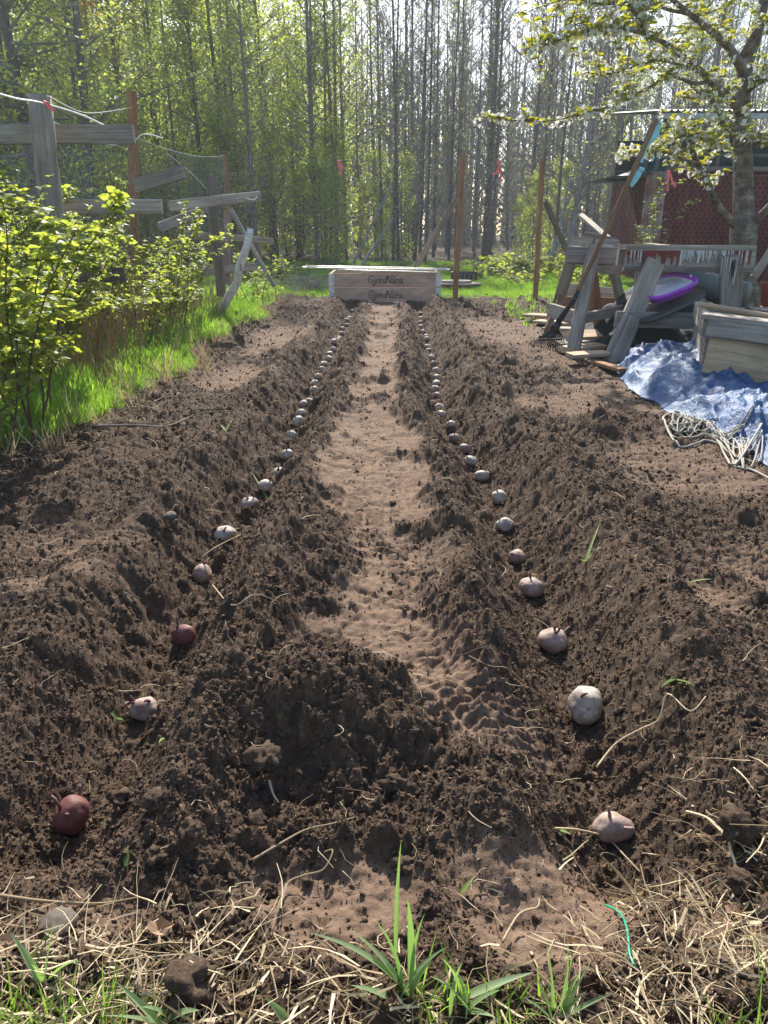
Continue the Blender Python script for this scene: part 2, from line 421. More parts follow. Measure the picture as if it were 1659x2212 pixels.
        for i, (cx, cy_, rx, ry, a, t) in enumerate(PATCH):
            if t != 1: continue
            m = blob(x, y, cx, cy_, rx, ry, .3, i)
            u = (x-cx)*math.cos(a) + (y-cy_)*math.sin(a); v = -(x-cx)*math.sin(a) + (y-cy_)*math.cos(a)
            bars = sst(.25, .45, np.abs(((v/.022 + .35*np.sin(u/.02)) % 1)-.5)) * sst(.46,.36, np.abs(((u/.055) % 1)-.5))
            z = z + m*.010*(bars-.5)*sst(.3,.5, vn(x*8, y*8, 90+i))
    return z

# fan of soil, finer near by
NX, NY = 720, 840
ty = np.linspace(0, 1, NY); y0, y1 = .22, 8.75
yy = (y0+.25)*np.exp(ty*np.log((y1+.25)/(y0+.25))) - .25
u = np.linspace(-1, 1, NX)
W = .52*yy + .55
GX = (W[:,None]*u[None,:]); GY = np.repeat(yy[:,None], NX, 1)
GX = np.clip(GX, -9, 9)
GZ = height(GX, GY)
CM = compact(GX, GY); TF = sst(.04, -.06, GX-grass_edge(GY)+.03*fbm(GX*8, GY*8, 77, 3))
FR = sst(8.35, 8.6, GY) 
V = np.stack([GX, GY, GZ], -1).reshape(-1, 3)
idx = np.arange(NX*NY).reshape(NY, NX)
F = np.stack([idx[:-1,:-1], idx[:-1,1:], idx[1:,1:], idx[1:,:-1]], -1).reshape(-1, 4)
me = npmesh('soil_bed', V, F, True)
for nm, arr in (('dry', CM), ('turf', np.maximum(TF, np.maximum(FR, 0)))):
    at_ = me.attributes.new(nm, 'FLOAT', 'POINT'); at_.data.foreach_set('value', arr.astype(np.float32).ravel())

GZL = GZ.tolist()
def soil_z(x, y):                        # height read back from the soil mesh (one place)
    t = math.log((max(y, y0)+.25)/(y0+.25))/math.log((y1+.25)/(y0+.25))*(NY-1); uu = (x/(.52*y+.55)+1)/2*(NX-1)
    j = min(max(int(t), 0), NY-2); i = min(max(int(uu), 0), NX-2); ft = min(max(t-j, 0), 1); fu = min(max(uu-i, 0), 1)
    a = GZL[j]; b = GZL[j+1]
    return (a[i]*(1-fu)+a[i+1]*fu)*(1-ft) + (b[i]*(1-fu)+b[i+1]*fu)*ft
def soilmat(name, use_attr=True):
    m, nt, out = newmat(name)
    v = coords(nt, kind='Object')
    n1 = noisen(nt, v, 5, 5, .6); n2 = noisen(nt, v, 60 if use_attr else 1.5, 6, .7); n3 = noisen(nt, v, 420 if use_attr else 5, 3, .7)
    dk = ramp(nt, n2.outputs[0], [(.25, (.027,.018,.0115)), (.5, (.068,.0455,.0305)), (.78, (.150,.105,.072))])
    dr = ramp(nt, n2.outputs[0], [(.2, (.080,.053,.036)), (.5, (.160,.107,.073)), (.8, (.25,.174,.124))])
    if use_attr:
        a = N(nt, 'ShaderNodeAttribute', attribute_name='dry')
        ad = N(nt, 'ShaderNodeMath', operation='ADD'); mm = N(nt, 'ShaderNodeMath', operation='MULTIPLY_ADD'); mm.inputs[1].default_value = 1.1; mm.inputs[2].default_value = -.60
        nt.links.new(n1.outputs[0], mm.inputs[0]); nt.links.new(a.outputs['Fac'], ad.inputs[0]); nt.links.new(mm.outputs[0], ad.inputs[1]); ad.use_clamp = True
        c = mixc(nt, ad.outputs[0], dk.outputs[0], dr.outputs[0])
        t = N(nt, 'ShaderNodeAttribute', attribute_name='turf')
        tfc = ramp(nt, n2.outputs[0], [(.3, (.05,.055,.018)), (.6, (.11,.105,.04)), (.8, (.2,.16,.08))])
        tm = N(nt, 'ShaderNodeMath', operation='MULTIPLY'); tm.inputs[1].default_value = .8; nt.links.new(t.outputs['Fac'], tm.inputs[0])
        c = mixc(nt, tm.outputs[0], c, tfc.outputs[0])
    else:
        oi = N(nt, 'ShaderNodeObjectInfo')
        hv = ramp(nt, oi.outputs['Random'], [(0, (.9,.9,.9)), (.8, (1.25,1.25,1.25)), (1, (1.9,1.8,1.7))])
        c = mixc(nt, 1.0, dk.outputs[0], hv.outputs[0], 'MULTIPLY')
    b1 = bump(nt, n2.outputs[0], .8 if use_attr else .3, .004 if use_attr else .001); b2 = bump(nt, n3.outputs[0], .9 if use_attr else .2, .0022 if use_attr else .0005, b1)
    bsdf(nt, out, c, .92, .12, b2); return m
SOIL = soilmat('garden_soil'); CRUMB = soilmat('soil_crumb', False); CLODM = soilmat('soil_clod')
soil = link('soil_bed', me, SOIL); props(soil, kind='structure')

# ------------------------------------------------------------------ scatter of small stuff on points (one object, geometry nodes)
def scatter(name, pts, rots, scales, sources, picks, mat, label=None, cat=None):
    me = bpy.data.meshes.new(name); pts = np.asarray(pts, dtype=np.float32)
    me.vertices.add(len(pts)); me.vertices.foreach_set('co', pts.ravel())
    a = me.attributes.new('rot', 'FLOAT_VECTOR', 'POINT'); a.data.foreach_set('vector', np.asarray(rots, dtype=np.float32).ravel())
    a = me.attributes.new('scl', 'FLOAT_VECTOR', 'POINT')
    sc = np.asarray(scales, dtype=np.float32)
    if sc.ndim == 1: sc = np.repeat(sc[:,None], 3, 1)
    a.data.foreach_set('vector', sc.ravel())
    a = me.attributes.new('pick', 'INT', 'POINT'); a.data.foreach_set('value', np.asarray(picks, dtype=np.int32))
    o = bpy.data.objects.new(name, me); COL.objects.link(o)
    coll = bpy.data.collections.new(name + '_shapes')
    for i, s in enumerate(sources):
        so = bpy.data.objects.new('%s_%02d' % (name + '_shape', i), s); coll.objects.link(so)
        if len(s.materials) == 0: s.materials.append(mat)
    ng = bpy.data.node_groups.new(name, 'GeometryNodeTree')
    ng.interface.new_socket('Geometry', in_out='INPUT', socket_type='NodeSocketGeometry')
    ng.interface.new_socket('Geometry', in_out='OUTPUT', socket_type='NodeSocketGeometry')
    gi = ng.nodes.new('NodeGroupInput'); go = ng.nodes.new('NodeGroupOutput')
    ip = ng.nodes.new('GeometryNodeInstanceOnPoints'); ci = ng.nodes.new('GeometryNodeCollectionInfo')
    ci.inputs['Collection'].default_value = coll; ci.inputs['Separate Children'].default_value = True; ci.inputs['Reset Children'].default_value = True
    def na(nm, dt):
        n = ng.nodes.new('GeometryNodeInputNamedAttribute'); n.data_type = dt; n.inputs['Name'].default_value = nm; return n.outputs[0]
    ip.inputs['Pick Instance'].default_value = True
    ng.links.new(gi.outputs[0], ip.inputs['Points']); ng.links.new(ci.outputs[0], ip.inputs['Instance'])
    ng.links.new(na('pick', 'INT'), ip.inputs['Instance Index'])
    er = ng.nodes.new('FunctionNodeEulerToRotation'); ng.links.new(na('rot', 'FLOAT_VECTOR'), er.inputs[0]); ng.links.new(er.outputs[0], ip.inputs['Rotation'])
    ng.links.new(na('scl', 'FLOAT_VECTOR'), ip.inputs['Scale']); ng.links.new(ip.outputs[0], go.inputs[0])
    md = o.modifiers.new('scatter', 'NODES'); md.node_group = ng
    props(o, label, cat, kind='stuff'); return o

def clodmesh(name, sub=3, seed=0, amp=.3, flat=.75):
    bm = bmesh.new(); bmesh.ops.create_icosphere(bm, subdivisions=sub, radius=1)
    for v in bm.verts:
        p = v.co*1.0
        f = 1 + amp*mnoise.noise(p*1.3+Vector((seed*7, 0, 0))) + amp*.6*mnoise.noise(p*3+Vector((0, seed*5, 0))) + amp*.25*mnoise.noise(p*7+Vector((0, 0, seed)))
        v.co = p*f; v.co.z *= flat
    me = bpy.data.meshes.new(name); bm.to_mesh(me); bm.free()
    me.polygons.foreach_set('use_smooth', [True]*len(me.polygons)); return me
src = [clodmesh('crumb', 2, i, 1.3, .75) for i in range(6)]
def fanpts(n, ymin, ymax, rng=RNG, pw=1.0):
    t = rng.random(n)**pw
    y = (ymin+.3)*np.exp(t*np.log((ymax+.3)/(ymin+.3))) - .3
    x = (rng.random(n)*2-1)*(.5*y+.35); return x, y
n = 330000
x, y = fanpts(n, .35, 7.9)
cm = compact(x, y); tf = sst(.04, -.06, x-grass_edge(y)); bb = XTL(y); 
clump = vn(x*5, y*5, 222)*.5+.7*vn(x*22, y*22, 223)**1.5
keep = RNG.random(n) < ((1-cm)*.9+.09)*(1-tf)*(.25+.9*clump) 
x, y = x[keep], y[keep]; n = len(x)
s = .0007*(1-RNG.random(n)*.985)**(-.42)
s = np.minimum(s, .014)
s = s*(1+.30*y)
tooclose = np.minimum(np.abs(x-XTL(y)), np.abs(x-XTR(y))) < .05
s = np.where(tooclose, np.minimum(s, .005), s)
z = height(x, y) + s*.25
scatter('soil_crumbs', np.stack([x, y, z], -1), RNG.random((n,3))*6.28, s[:,None]*(.7+.6*RNG.random((n,3))), src, RNG.integers(0, 6, n), CRUMB)
# ------------------------------------------------------------------ seed potatoes
def potmat(name, skin, dust, cover, flecks=True):
    m, nt, out = newmat(name)
    oi = N(nt, 'ShaderNodeObjectInfo')
    tc = N(nt, 'ShaderNodeTexCoord'); ad = N(nt, 'ShaderNodeVectorMath', operation='ADD'); ml = N(nt, 'ShaderNodeMath', operation='MULTIPLY'); ml.inputs[1].default_value = 21
    nt.links.new(oi.outputs['Random'], ml.inputs[0]); nt.links.new(tc.outputs['Object'], ad.inputs[0]); nt.links.new(ml.outputs[0], ad.inputs[1])
    n1 = noisen(nt, ad.outputs[0], 38, 5, .6); n2 = noisen(nt, ad.outputs[0], 260, 5, .7)
    v = N(nt, 'ShaderNodeTexVoronoi'); v.inputs['Scale'].default_value = 420; nt.links.new(ad.outputs[0], v.inputs['Vector'])
    mk = ramp(nt, n1.outputs[0], [(cover-.1, (0,0,0)), (cover+.12, (1,1,1))])
    c = mixc(nt, mk.outputs[0], skin, dust)
    sh = ramp(nt, n2.outputs[0], [(.3, (.72,.7,.68)), (.7, (1.15,1.15,1.15))])
    c = mixc(nt, 1.0, c, sh.outputs[0], 'MULTIPLY')
    sp = ramp(nt, n2.outputs[0], [(.66, (1,1,1)), (.74, (.4,.32,.27))]); c = mixc(nt, .8, c, sp.outputs[0], 'MULTIPLY')
    n4 = noisen(nt, ad.outputs[0], 75, 6, .7); dm = ramp(nt, n4.outputs[0], [(.54, (0,0,0)), (.66, (.6,.6,.6))]); c = mixc(nt, dm.outputs[0], c, (.085,.058,.04))
    b = bump(nt, n2.outputs[0], .5, .0012); b2 = bump(nt, n1.outputs[0], .5, .003, b)
    bsdf(nt, out, c, .62, .35, b2); return m
POT_RED = potmat('red_potato_skin', (.15,.05,.042), (.22,.11,.09), .60)
POT_PINK = potmat('dusty_pink_potato_skin', (.23,.145,.115), (.38,.30,.25), .50)
POT_GREY = potmat('dusty_grey_potato_skin', (.29,.235,.185), (.46,.405,.34), .45)
SPROUT = plain('purple_brown_sprout', (.13,.06,.055), .7, nscale=90)
SPROUTP = plain('pale_sprout', (.30,.20,.17), .7, nscale=90)
def potato(px, py, w, h, row, idx, label, mat, sprouts, lie, spr_mat=SPROUT):
    zz = ZT
    for _ in range(6):
        p = gnd(px, py, zz+.022); zz = .5*zz + .5*soil_z(p.x, p.y)
    Y = p.y; m = pxm(Y, ZT)
    a = w*m/2; hgt = h*m/2
    a = min(max(a, .022), .040); hgt = min(max(hgt, .021), .040)
    sd_ = random.uniform(0, 90)
    bm = bmesh.new(); bmesh.ops.create_icosphere(bm, subdivisions=4 if Y < 2 else 3, radius=1)
    el_ = random.uniform(.8, 1.05); cvals = (a, hgt*el_, hgt*.88)
    eyes = [Vector((random.gauss(0,1), random.gauss(0,1), random.gauss(0,1))).normalized() for _ in range(7)]
    for v in bm.verts:
        q = v.co.copy(); f = 1 + .20*mnoise.noise(q*1.0+Vector((sd_,0,0))) + .05*mnoise.noise(q*3+Vector((sd_,9,0)))
        for e in eyes:
            d = (q-e).length
            if d < .22: f -= .07*(1-d/.22)**2
        v.co = Vector((q.x*cvals[0], q.y*cvals[1], q.z*cvals[2]))*f
        if q.x > 0: v.co.y *= 1+.08*q.x
    me = bpy.data.meshes.new('seed_potato'); bm.to_mesh(me); bm.free(); me.polygons.foreach_set('use_smooth', [True]*len(me.polygons))
    t = thing('seed_potato', label, 'potato', (p.x, p.y, zz+cvals[2]*.82), row, rz=lie)
    M = wmat(t); tilt = Matrix.Rotation(R(random.uniform(-14, 14)), 4, 'X')
    link('tuber', me, mat, t, M @ tilt)
    for s_ in range(sprouts):
        mb = MB()
        u_ = random.uniform(-.5, .5)+ (.6 if s_ % 2 else -.3); ang = random.uniform(-.9, .7)
        st = Vector((cvals[0]*math.sin(u_)*.9, cvals[1]*math.cos(u_)*math.sin(ang)*.9, cvals[2]*math.cos(u_)*math.cos(ang)*.92))
        d = (st.normalized() + Vector((random.uniform(-.6,.6), random.uniform(-.6,.6), random.uniform(-.2,.5)))).normalized()
        L = random.uniform(.010, .022); pts = [st]
        for k in range(4):
            d = (d + Vector((random.uniform(-.5,.5), random.uniform(-.5,.5), random.uniform(-.2,.3)))).normalized(); pts.append(pts[-1]+d*L/4*1.2)
        mb.tube([M @ q for q in pts], [.0028,.0024,.0021,.0025,.0012], 6); build(mb, 'sprout', spr_mat, t, True)
    return t
WORD = ['nearest','second','third','fourth','fifth','sixth','seventh','eighth','ninth','tenth','eleventh','twelfth','thirteenth','fourteenth','fifteenth','sixteenth','seventeenth','eighteenth','nineteenth','twentieth']
WORD += ['twenty-first','twenty-second','twenty-third','twenty-fourth','twenty-fifth','twenty-sixth','twenty-seventh','twenty-eighth','twenty-ninth','thirtieth','thirty-first','thirty-second']
LK = {0: (POT_RED, 3, 1.3, 'large red potato topped by curled purple sprouts, nearest in the left furrow'),
      1: (POT_PINK, 3, .1, 'rounded dusty pink potato with brown sprouts on its top, second in the left furrow'),
      2: (POT_RED, 1, -.3, 'smooth bare red potato, third from the camera in the left furrow'),
      3: (POT_PINK, 1, 0, 'upright grey pink potato with a dark sprout stub, fourth in the left furrow'),
      4: (POT_GREY, 2, .2, 'pale dusty potato with sprouts pointing left, fifth in the left furrow'),
      5: (POT_PINK, 2, .5, 'pale pink oval potato leaning right, sixth in the left furrow')}
RK = {0: (POT_PINK, 2, 0, 'long brownish pink potato with curled sprout at its right end, nearest in the right furrow'),
      1: (POT_GREY, 1, 0, 'big pale cracked upright potato, second from the camera in the right furrow'),
      2: (POT_PINK, 3, .5, 'pink potato under a tangle of dark sprouts, third in the right furrow'),
      3: (POT_PINK, 1, -.5, 'leaning pink oval potato with knob on its left, fourth in the right furrow'),
      4: (POT_PINK, 1, 0, 'small round potato with tiny yellow shoots, fifth in the right furrow')}
for P_, K_, side, row in ((PL, LK, 'left', 'seed potatoes laid along the left furrow'), (PR, RK, 'right', 'seed potatoes laid along the right furrow')):
    n_ = len(P_)
    for i, (a, b, w, h) in enumerate(P_):
        if i in K_: mt, sp_, lie, lb = K_[i]
        else:
            mt = random.choice([POT_GREY, POT_GREY, POT_PINK]); sp_ = 2 if i < 10 else (1 if i < 20 else 0); lie = random.uniform(-.6, .6)
            sz = 'dusty seed potato'
            lb = '%s, %s from the camera in the %s furrow' % (sz, WORD[i], side)
            if i == n_-1: lb = 'tiny farthest seed potato of the %s furrow, just before the wooden frames' % side
        potato(a, b, w, h, row, i, lb, mt, sp_, lie, SPROUTP if (side == 'right' and i == 0) else SPROUT)
# ------------------------------------------------------------------ ground beyond the beds
def gheight(x, y):
    inside = sst(0, .25, (.52*y+.50) - np.abs(x)) * sst(8.7, 8.4, y) * sst(.25, .5, y)
    z = .055 + .05*fbm(x*.35, y*.35, 301, 3)*sst(9, 12, y) + .02*fbm(x*2, y*2, 303, 3)
    z = np.where(y > 8.2, z - .03*sst(11, 8.4, y), z)
    z = z*np.where(x > 1, sst(9.2, 8.0, y)*0 + np.where(y > 8.4, 1, .0), 1)
    return z - .35*inside
gx = np.concatenate([-np.geomspace(400, 6, 50), np.linspace(-5.8, 5.8, 90), np.geomspace(6, 400, 50)])
gy = np.concatenate([-np.geomspace(60, .3, 16), np.linspace(-.2, 20, 130), np.geomspace(20.3, 500, 50)])
GGX, GGY = np.meshgrid(gx, gy); GGZ = gheight(GGX, GGY)
idx = np.arange(GGX.size).reshape(GGX.shape)
F = np.stack([idx[:-1,:-1], idx[:-1,1:], idx[1:,1:], idx[1:,:-1]], -1).reshape(-1, 4)
gm = npmesh('ground', np.stack([GGX, GGY, GGZ], -1).reshape(-1, 3), F, True)
m, nt, out = newmat('grassy_ground'); v = coords(nt)
n1 = noisen(nt, v, 1.1, 5); n2 = noisen(nt, v, 22, 6, .7)
c = ramp(nt, n2.outputs[0], [(.25, (.07,.08,.03)), (.5, (.13,.17,.05)), (.75, (.2,.23,.08))])
c2 = ramp(nt, n2.outputs[0], [(.3, (.05,.042,.028)), (.7, (.11,.095,.06))])
f = ramp(nt, n1.outputs[0], [(.48, (0,0,0)), (.62, (1,1,1))])
sx = N(nt, 'ShaderNodeSeparateXYZ'); nt.links.new(v, sx.inputs[0])
rr = N(nt, 'ShaderNodeMapRange'); rr.inputs[1].default_value = 13; rr.inputs[2].default_value = 17; nt.links.new(sx.outputs[1], rr.inputs[0])
mx_ = N(nt, 'ShaderNodeMath', operation='MAXIMUM'); nt.links.new(rr.outputs[0], mx_.inputs[0]); ff = N(nt, 'ShaderNodeMath', operation='MULTIPLY'); ff.inputs[1].default_value = .35
nt.links.new(f.outputs[0], ff.inputs[0]); nt.links.new(ff.outputs[0], mx_.inputs[1])
bsdf(nt, out, mixc(nt, mx_.outputs[0], c.outputs[0], c2.outputs[0]), .95, .1, bump(nt, n2.outputs[0], .8, .03))
props(link('ground', gm, m), kind='structure')
def top(x, y):
    x = np.atleast_1d(np.asarray(x, float)); y = np.atleast_1d(np.asarray(y, float))
    fan = (np.abs(x) < .52*y+.45) & (y < 8.6) & (y > .24)
    return np.where(fan, height(x, y, False), gheight(x, y))
def top1(x, y):
    if abs(x) < .52*y+.45 and .24 < y < 8.6: return soil_z(x, y)
    return float(gheight(np.array([float(x)]), np.array([float(y)]))[0])

# ------------------------------------------------------------------ grass blades
def blade(mb, base, L, w, lean, az, curl=.8, seg=4, fold=.25, twist=0):
    """one tapered, bent, folded blade"""
    base = Vector(base); d = Vector((math.cos(az)*math.sin(lean), math.sin(az)*math.sin(lean), math.cos(lean)))
    out_ = Vector((math.cos(az), math.sin(az), 0)); p = base.copy(); i0 = len(mb.v)
    for k in range(seg+1):
        f = k/seg; ww = w*(1-f**2.2)*.5*(.6+.4*min(1, f*5)); side = d.cross(out_)
        if side.length < 1e-4: side = Vector((-math.sin(az), math.cos(az), 0))
        side.normalize(); side = Quaternion(d, twist*f) @ side; nn = d.cross(side)
        if k == seg: mb.v.append(tuple(p))
        else:
            mb.v += [tuple(p-side*ww+nn*ww*fold*2), tuple(p), tuple(p+side*ww+nn*ww*fold*2)]
        p = p + d*(L/seg); d = (d + out_*curl/seg*(.4+f) + Vector((0,0,-curl*.35/seg*f))).normalized()
    for k in range(seg-1):
        a = i0+k*3; mb.f += [(a, a+1, a+4, a+3), (a+1, a+2, a+5, a+4)]
    a = i0+(seg-1)*3; t = i0+seg*3; mb.f += [(a, a+1, t), (a+1, a+2, t)]
def tuft(n, Lr, w, spread, lean=(.05,.5), curl=(.2,1.1), seg=3):
    mb = MB()
    for _ in range(n):
        a = random.uniform(0, 6.283); r = spread*math.sqrt(random.random())
        blade(mb, (r*math.cos(a), r*math.sin(a), -.01), random.uniform(*Lr), w*random.uniform(.6,1.2), random.uniform(*lean), random.uniform(0, 6.283), random.uniform(*curl), seg)
    return mb.mesh('grass_tuft', True)
gsrc = [tuft(11, (.05,.15), .0065, .035, (.05,.7), (.1,1.6)) for _ in range(7)]
n = 15000
y = 1.0 + 8.6*RNG.random(n)**1.15; x = grass_edge(y) + .0 - RNG.random(n)**1.5*np.minimum(1.9, .5+y*.45)
wgt = np.abs(x-grass_edge(y))
sc = (.55 + .7*vn(x*3, y*3, 401))*(.35+.65*sst(0, .22, wgt))*np.where(y > 8.2, .55, 1.0)
keep = (np.abs(x-grass_edge(y)) > .04*RNG.random(n)) & (y > .8) ; x, y, sc = x[keep], y[keep], sc[keep]; n = len(x)
ro = np.stack([(RNG.random(n)-.5)*.5, (RNG.random(n)-.5)*.5, RNG.random(n)*6.28], -1)
scatter('side_grass', np.stack([x, y, top(x, y)], -1), ro, sc, gsrc, RNG.integers(0, 7, n), GRASSM, 'bright green grass growing along the left edge of the dug soil', 'grass')
dsrc = [tuft(9, (.05,.17), .005, .035, (.1,.9), (.3,1.8)) for _ in range(4)]
n = 650
y = .9+8*RNG.random(n)**1.4; x = grass_edge(y)+.05-RNG.random(n)**1.7*(.35+.2*y)
scatter('side_dead_grass', np.stack([x, y, top(x, y)], -1), np.stack([(RNG.random(n)-.5)*.8, (RNG.random(n)-.5)*.8, RNG.random(n)*6.28], -1), .4+.7*RNG.random(n), dsrc, RNG.integers(0, 4, n), DRYM, 'dead yellow blades mixed into the green grass strip on the left', 'dead grass')
gsrc2 = [tuft(26, (.03,.08), .005, .06, seg=2) for _ in range(4)]
n = 26000
y = 8.45 + 9.5*RNG.random(n)**1.3; x = (RNG.random(n)*2-1)*(.56*y+1.0)
keep = vn(x*.8, y*.8, 410) + (16-y)*.04 > .25; x, y = x[keep], y[keep]; n = len(x)
sc = (.5+.7*vn(x*1.3, y*1.3, 411))*(1+.03*(y-8))*np.where(y < 9.4, .75, 1)
ro = np.stack([(RNG.random(n)-.5)*.5, (RNG.random(n)-.5)*.5, RNG.random(n)*6.28], -1)
scatter('lawn_grass', np.stack([x, y, top(x, y)], -1), ro, sc, gsrc2, RNG.integers(0, 4, n), GRASSM, 'sunlit short green grass between the garden and the woods', 'grass')
# weeds and small grass among the boards on the right
n = 260
x = 1.1 + 1.2*RNG.random(n); y = 4.9 + 3.4*RNG.random(n); 
keep = vn(x*3, y*3, 420) > .5; x, y = x[keep], y[keep]; n = len(x)
scatter('weeds_by_the_boards', np.stack([x, y, top(x, y)], -1), np.zeros((n,3))+RNG.random((n,3))*[.3,.3,6.28], .5+.5*RNG.random(n), gsrc, RNG.integers(0, 5, n), GRASSM, 'sparse green weeds coming up between the pale boards', 'weeds')

# ------------------------------------------------------------------ dry straw, hay, roots
def straw(mb, base, L, w, az, curl, lift, seg=6, n=3, kink=.35, rng=random):
    p = Vector(base); a = az; pts = [p.copy()]; rr = [w*.5]
    e = lift; 
    for k in range(seg):
        a += curl/seg + rng.uniform(-kink, kink) + (rng.uniform(-1.3, 1.3) if rng.random() < .07 else 0); e += rng.uniform(-.35, .2)
        e = max(-.5, min(.9, e))
        p = p + Vector((math.cos(a)*math.cos(e), math.sin(a)*math.cos(e), math.sin(e)))*(L/seg)
        pts.append(p.copy()); rr.append(w*.5*(1-.5*(k+1)/seg))
    z0 = [top1(q.x, q.y)+.002 for q in (pts[0], pts[-1])]
    for q in pts: q.z = max(q.z, min(z0)-.002)
    mb.tube(pts, rr, n, caps=False)
def ribbon_straw(mb, base, L, w, az, curl, lift, seg, rng):      # flat dead blade
    p = Vector(base); a = az; e = lift; tw = rng.uniform(0, 3.1); i0 = len(mb.v)
    for k in range(seg+1):
        s0 = Vector((-math.sin(a)*math.cos(tw), math.cos(a)*math.cos(tw), math.sin(tw)))*w*.5*(1-.75*k/seg)
        mb.v += [tuple(p-s0), tuple(p+s0)]
        a += curl/seg + rng.uniform(-.13, .13) + (rng.uniform(-1.3, 1.3) if rng.random() < .06 else 0); e = max(-.35, min(.8, e+rng.uniform(-.35, .2))); tw += rng.uniform(-.5, .5)
        p = p + Vector((math.cos(a)*math.cos(e), math.sin(a)*math.cos(e), math.sin(e)))*(L/seg); p.z = max(p.z, base[2]-.006)
    for k in range(seg): j = i0+2*k; mb.f.append((j, j+1, j+3, j+2))
def density_straw(x, y):
    d = 0
    d = np.exp(-(((x+.40)/.26)**2 + ((y-.42)/.10)**2))*3.2           # lower left mat
    d = d + np.exp(-(((x-.50)/.22)**2 + ((y-.52)/.14)**2))*1.7          # lower right mat
    d = d + sst(.47, .40, y)*.9
    d = d + .45*np.exp(-(((x+.13)/.10)**2+((y-.52)/.05)**2))
    d = d + np.exp(-(((x-.78)/.2)**2 + ((y-.75)/.15)**2))*.35
    d = d + np.exp(-((x-grass_edge(y)-.03)/.09)**2)*.5*(y < 3.2)+np.exp(-((x-grass_edge(y)-.0)/.10)**2)*.16
    d = d*(1-.85*np.exp(-(((x+.07)/.10)**2+((y-.60)/.06)**2)))*(1-.8*np.exp(-(((x-.19)/.12)**2+((y-.60)/.07)**2)))
    return d
mb = MB(); cnt = 0
rs = random.Random(5)
cand = 54000
cx = RNG.random(cand)*2.3 - 1.25; cy2 = .33 + 3.2*RNG.random(cand)**2.6
dens = density_straw(cx, cy2)*(.35+1.2*vn(cx*9, cy2*9, 500)); ok = RNG.random(cand) < dens*1.3
cx, cy2 = cx[ok], cy2[ok]; zz = top(cx, cy2)
for k in range(len(cx)):
    yv = cy2[k]
    (ribbon_straw(mb, (cx[k], yv, zz[k]+.002+.015*rs.random()**2), rs.uniform(.012, .02+.08*rs.random()), rs.choice([.0009, .0013, .0018, .0024, .0034]), rs.uniform(0, 6.28), rs.gauss(0, .5), rs.uniform(-.1, .4), 4, rs) if rs.random() < .9 else
     straw(mb, (cx[k], yv, zz[k]+.004+.01*rs.random()), rs.uniform(.03, .10), rs.choice([.0012, .0018, .0024]), rs.uniform(0, 6.28), rs.gauss(0, .5), rs.uniform(-.1, .3), 4, 3, .13, rs))

o = build(mb, 'dry_straw', DRYM, None, True); props(o, 'dry yellow straw and dead grass matted at the near edge of the soil', 'straw', kind='stuff')
# fine roots and bits spread over the dug soil
mb = MB(); x, y = fanpts(900, .4, 5.5); zz = top(x, y)
for k in range(len(x)):
    if x[k] < grass_edge(np.array([y[k]]))[0]: continue
    straw(mb, (x[k], y[k], zz[k]+.004), rs.uniform(.01, .045)*(1+.25*y[k]), .0011*(1+.3*y[k]), rs.uniform(0, 6.28), rs.uniform(-2.5, 2.5), rs.uniform(-.2, .5), 5, 3, .5, rs)
o = build(mb, 'root_bits', DRYM, None, True); props(o, 'thin pale root threads strewn over the dark soil', 'roots', kind='stuff')
# short grass standing at the photographer's feet
gs3 = [tuft(9, (.035,.09), .0030, .018, (.05,.7), (.2,1.2), 4) for _ in range(5)]
n = 520
x = RNG.random(n)*1.3-.65; y = .31+.17*RNG.random(n)**1.3
keep = (vn(x*9, y*9, 431) + .35*np.exp(-((x-.13)/.12)**2) > .62) ; x, y = x[keep], y[keep]; n = len(x)
scatter('near_grass', np.stack([x, y, top(x, y)], -1), np.stack([(RNG.random(n)-.5)*.4, (RNG.random(n)-.5)*.4, RNG.random(n)*6.28], -1), .35+.55*RNG.random(n), gs3, RNG.integers(0, 5, n), GRASSM, 'short fresh grass rising through the straw at the near edge', 'grass')
# tufts of broad blades: things
def broad_tuft(label, px, py, blades, group='tufts of broad green grass at the near edge'):
    p = gnd(px, py, .02); p.z = top1(p.x, p.y)
    t = thing('grass_tuft', label, 'grass tuft', p, group)
    for (tx, ty, L, w, curl) in blades:       # each blade aims at a picture point in its own plane
        q = at(tx, ty, p.y - .01 + random.uniform(-.02, .02)); d = q-p; L_ = d.length*1.05; az = math.atan2(d.y, d.x)
        lean = math.acos(max(-1, min(1, d.z/max(d.length, 1e-6)))); mb = MB()
        b0 = p + Vector((random.uniform(-.008,.008), random.uniform(-.008,.008), -.004))
        blade(mb, b0, L_, w, max(0, lean-curl*.35), az, curl, 9, .22, random.uniform(-.5,.5)); build(mb, 'blade', GRASSBIG, t, True)
broad_tuft('tall single bright blade standing in the middle of the near edge', 862, 2080, [(872,1818,0,.0055,.12),(838,2090,0,.0035,.3)])
broad_tuft('spreading tuft of bluish broad blades right below the tall blade', 872, 2200, [(740,2010,0,.0092,.7),(640,2035,0,.0092,.9),(800,1995,0,.0092,.5),(905,1975,0,.0055,.4),(860,1965,0,.0078,.4),(985,2035,0,.0078,.6),(760,2120,0,.0092,.6),(925,2060,0,.0092,.5)])
broad_tuft('tuft with long blades leaning right near the bottom middle', 990, 2210, [(1070,2120,0,.0092,.7),(1150,2125,0,.009,.6),(940,2080,0,.0092,.4),(1010,2050,0,.0078,.4),(1060,2190,0,.0092,.7),(905,2100,0,.0078,.4),(968,2085,0,.0092,.2)])
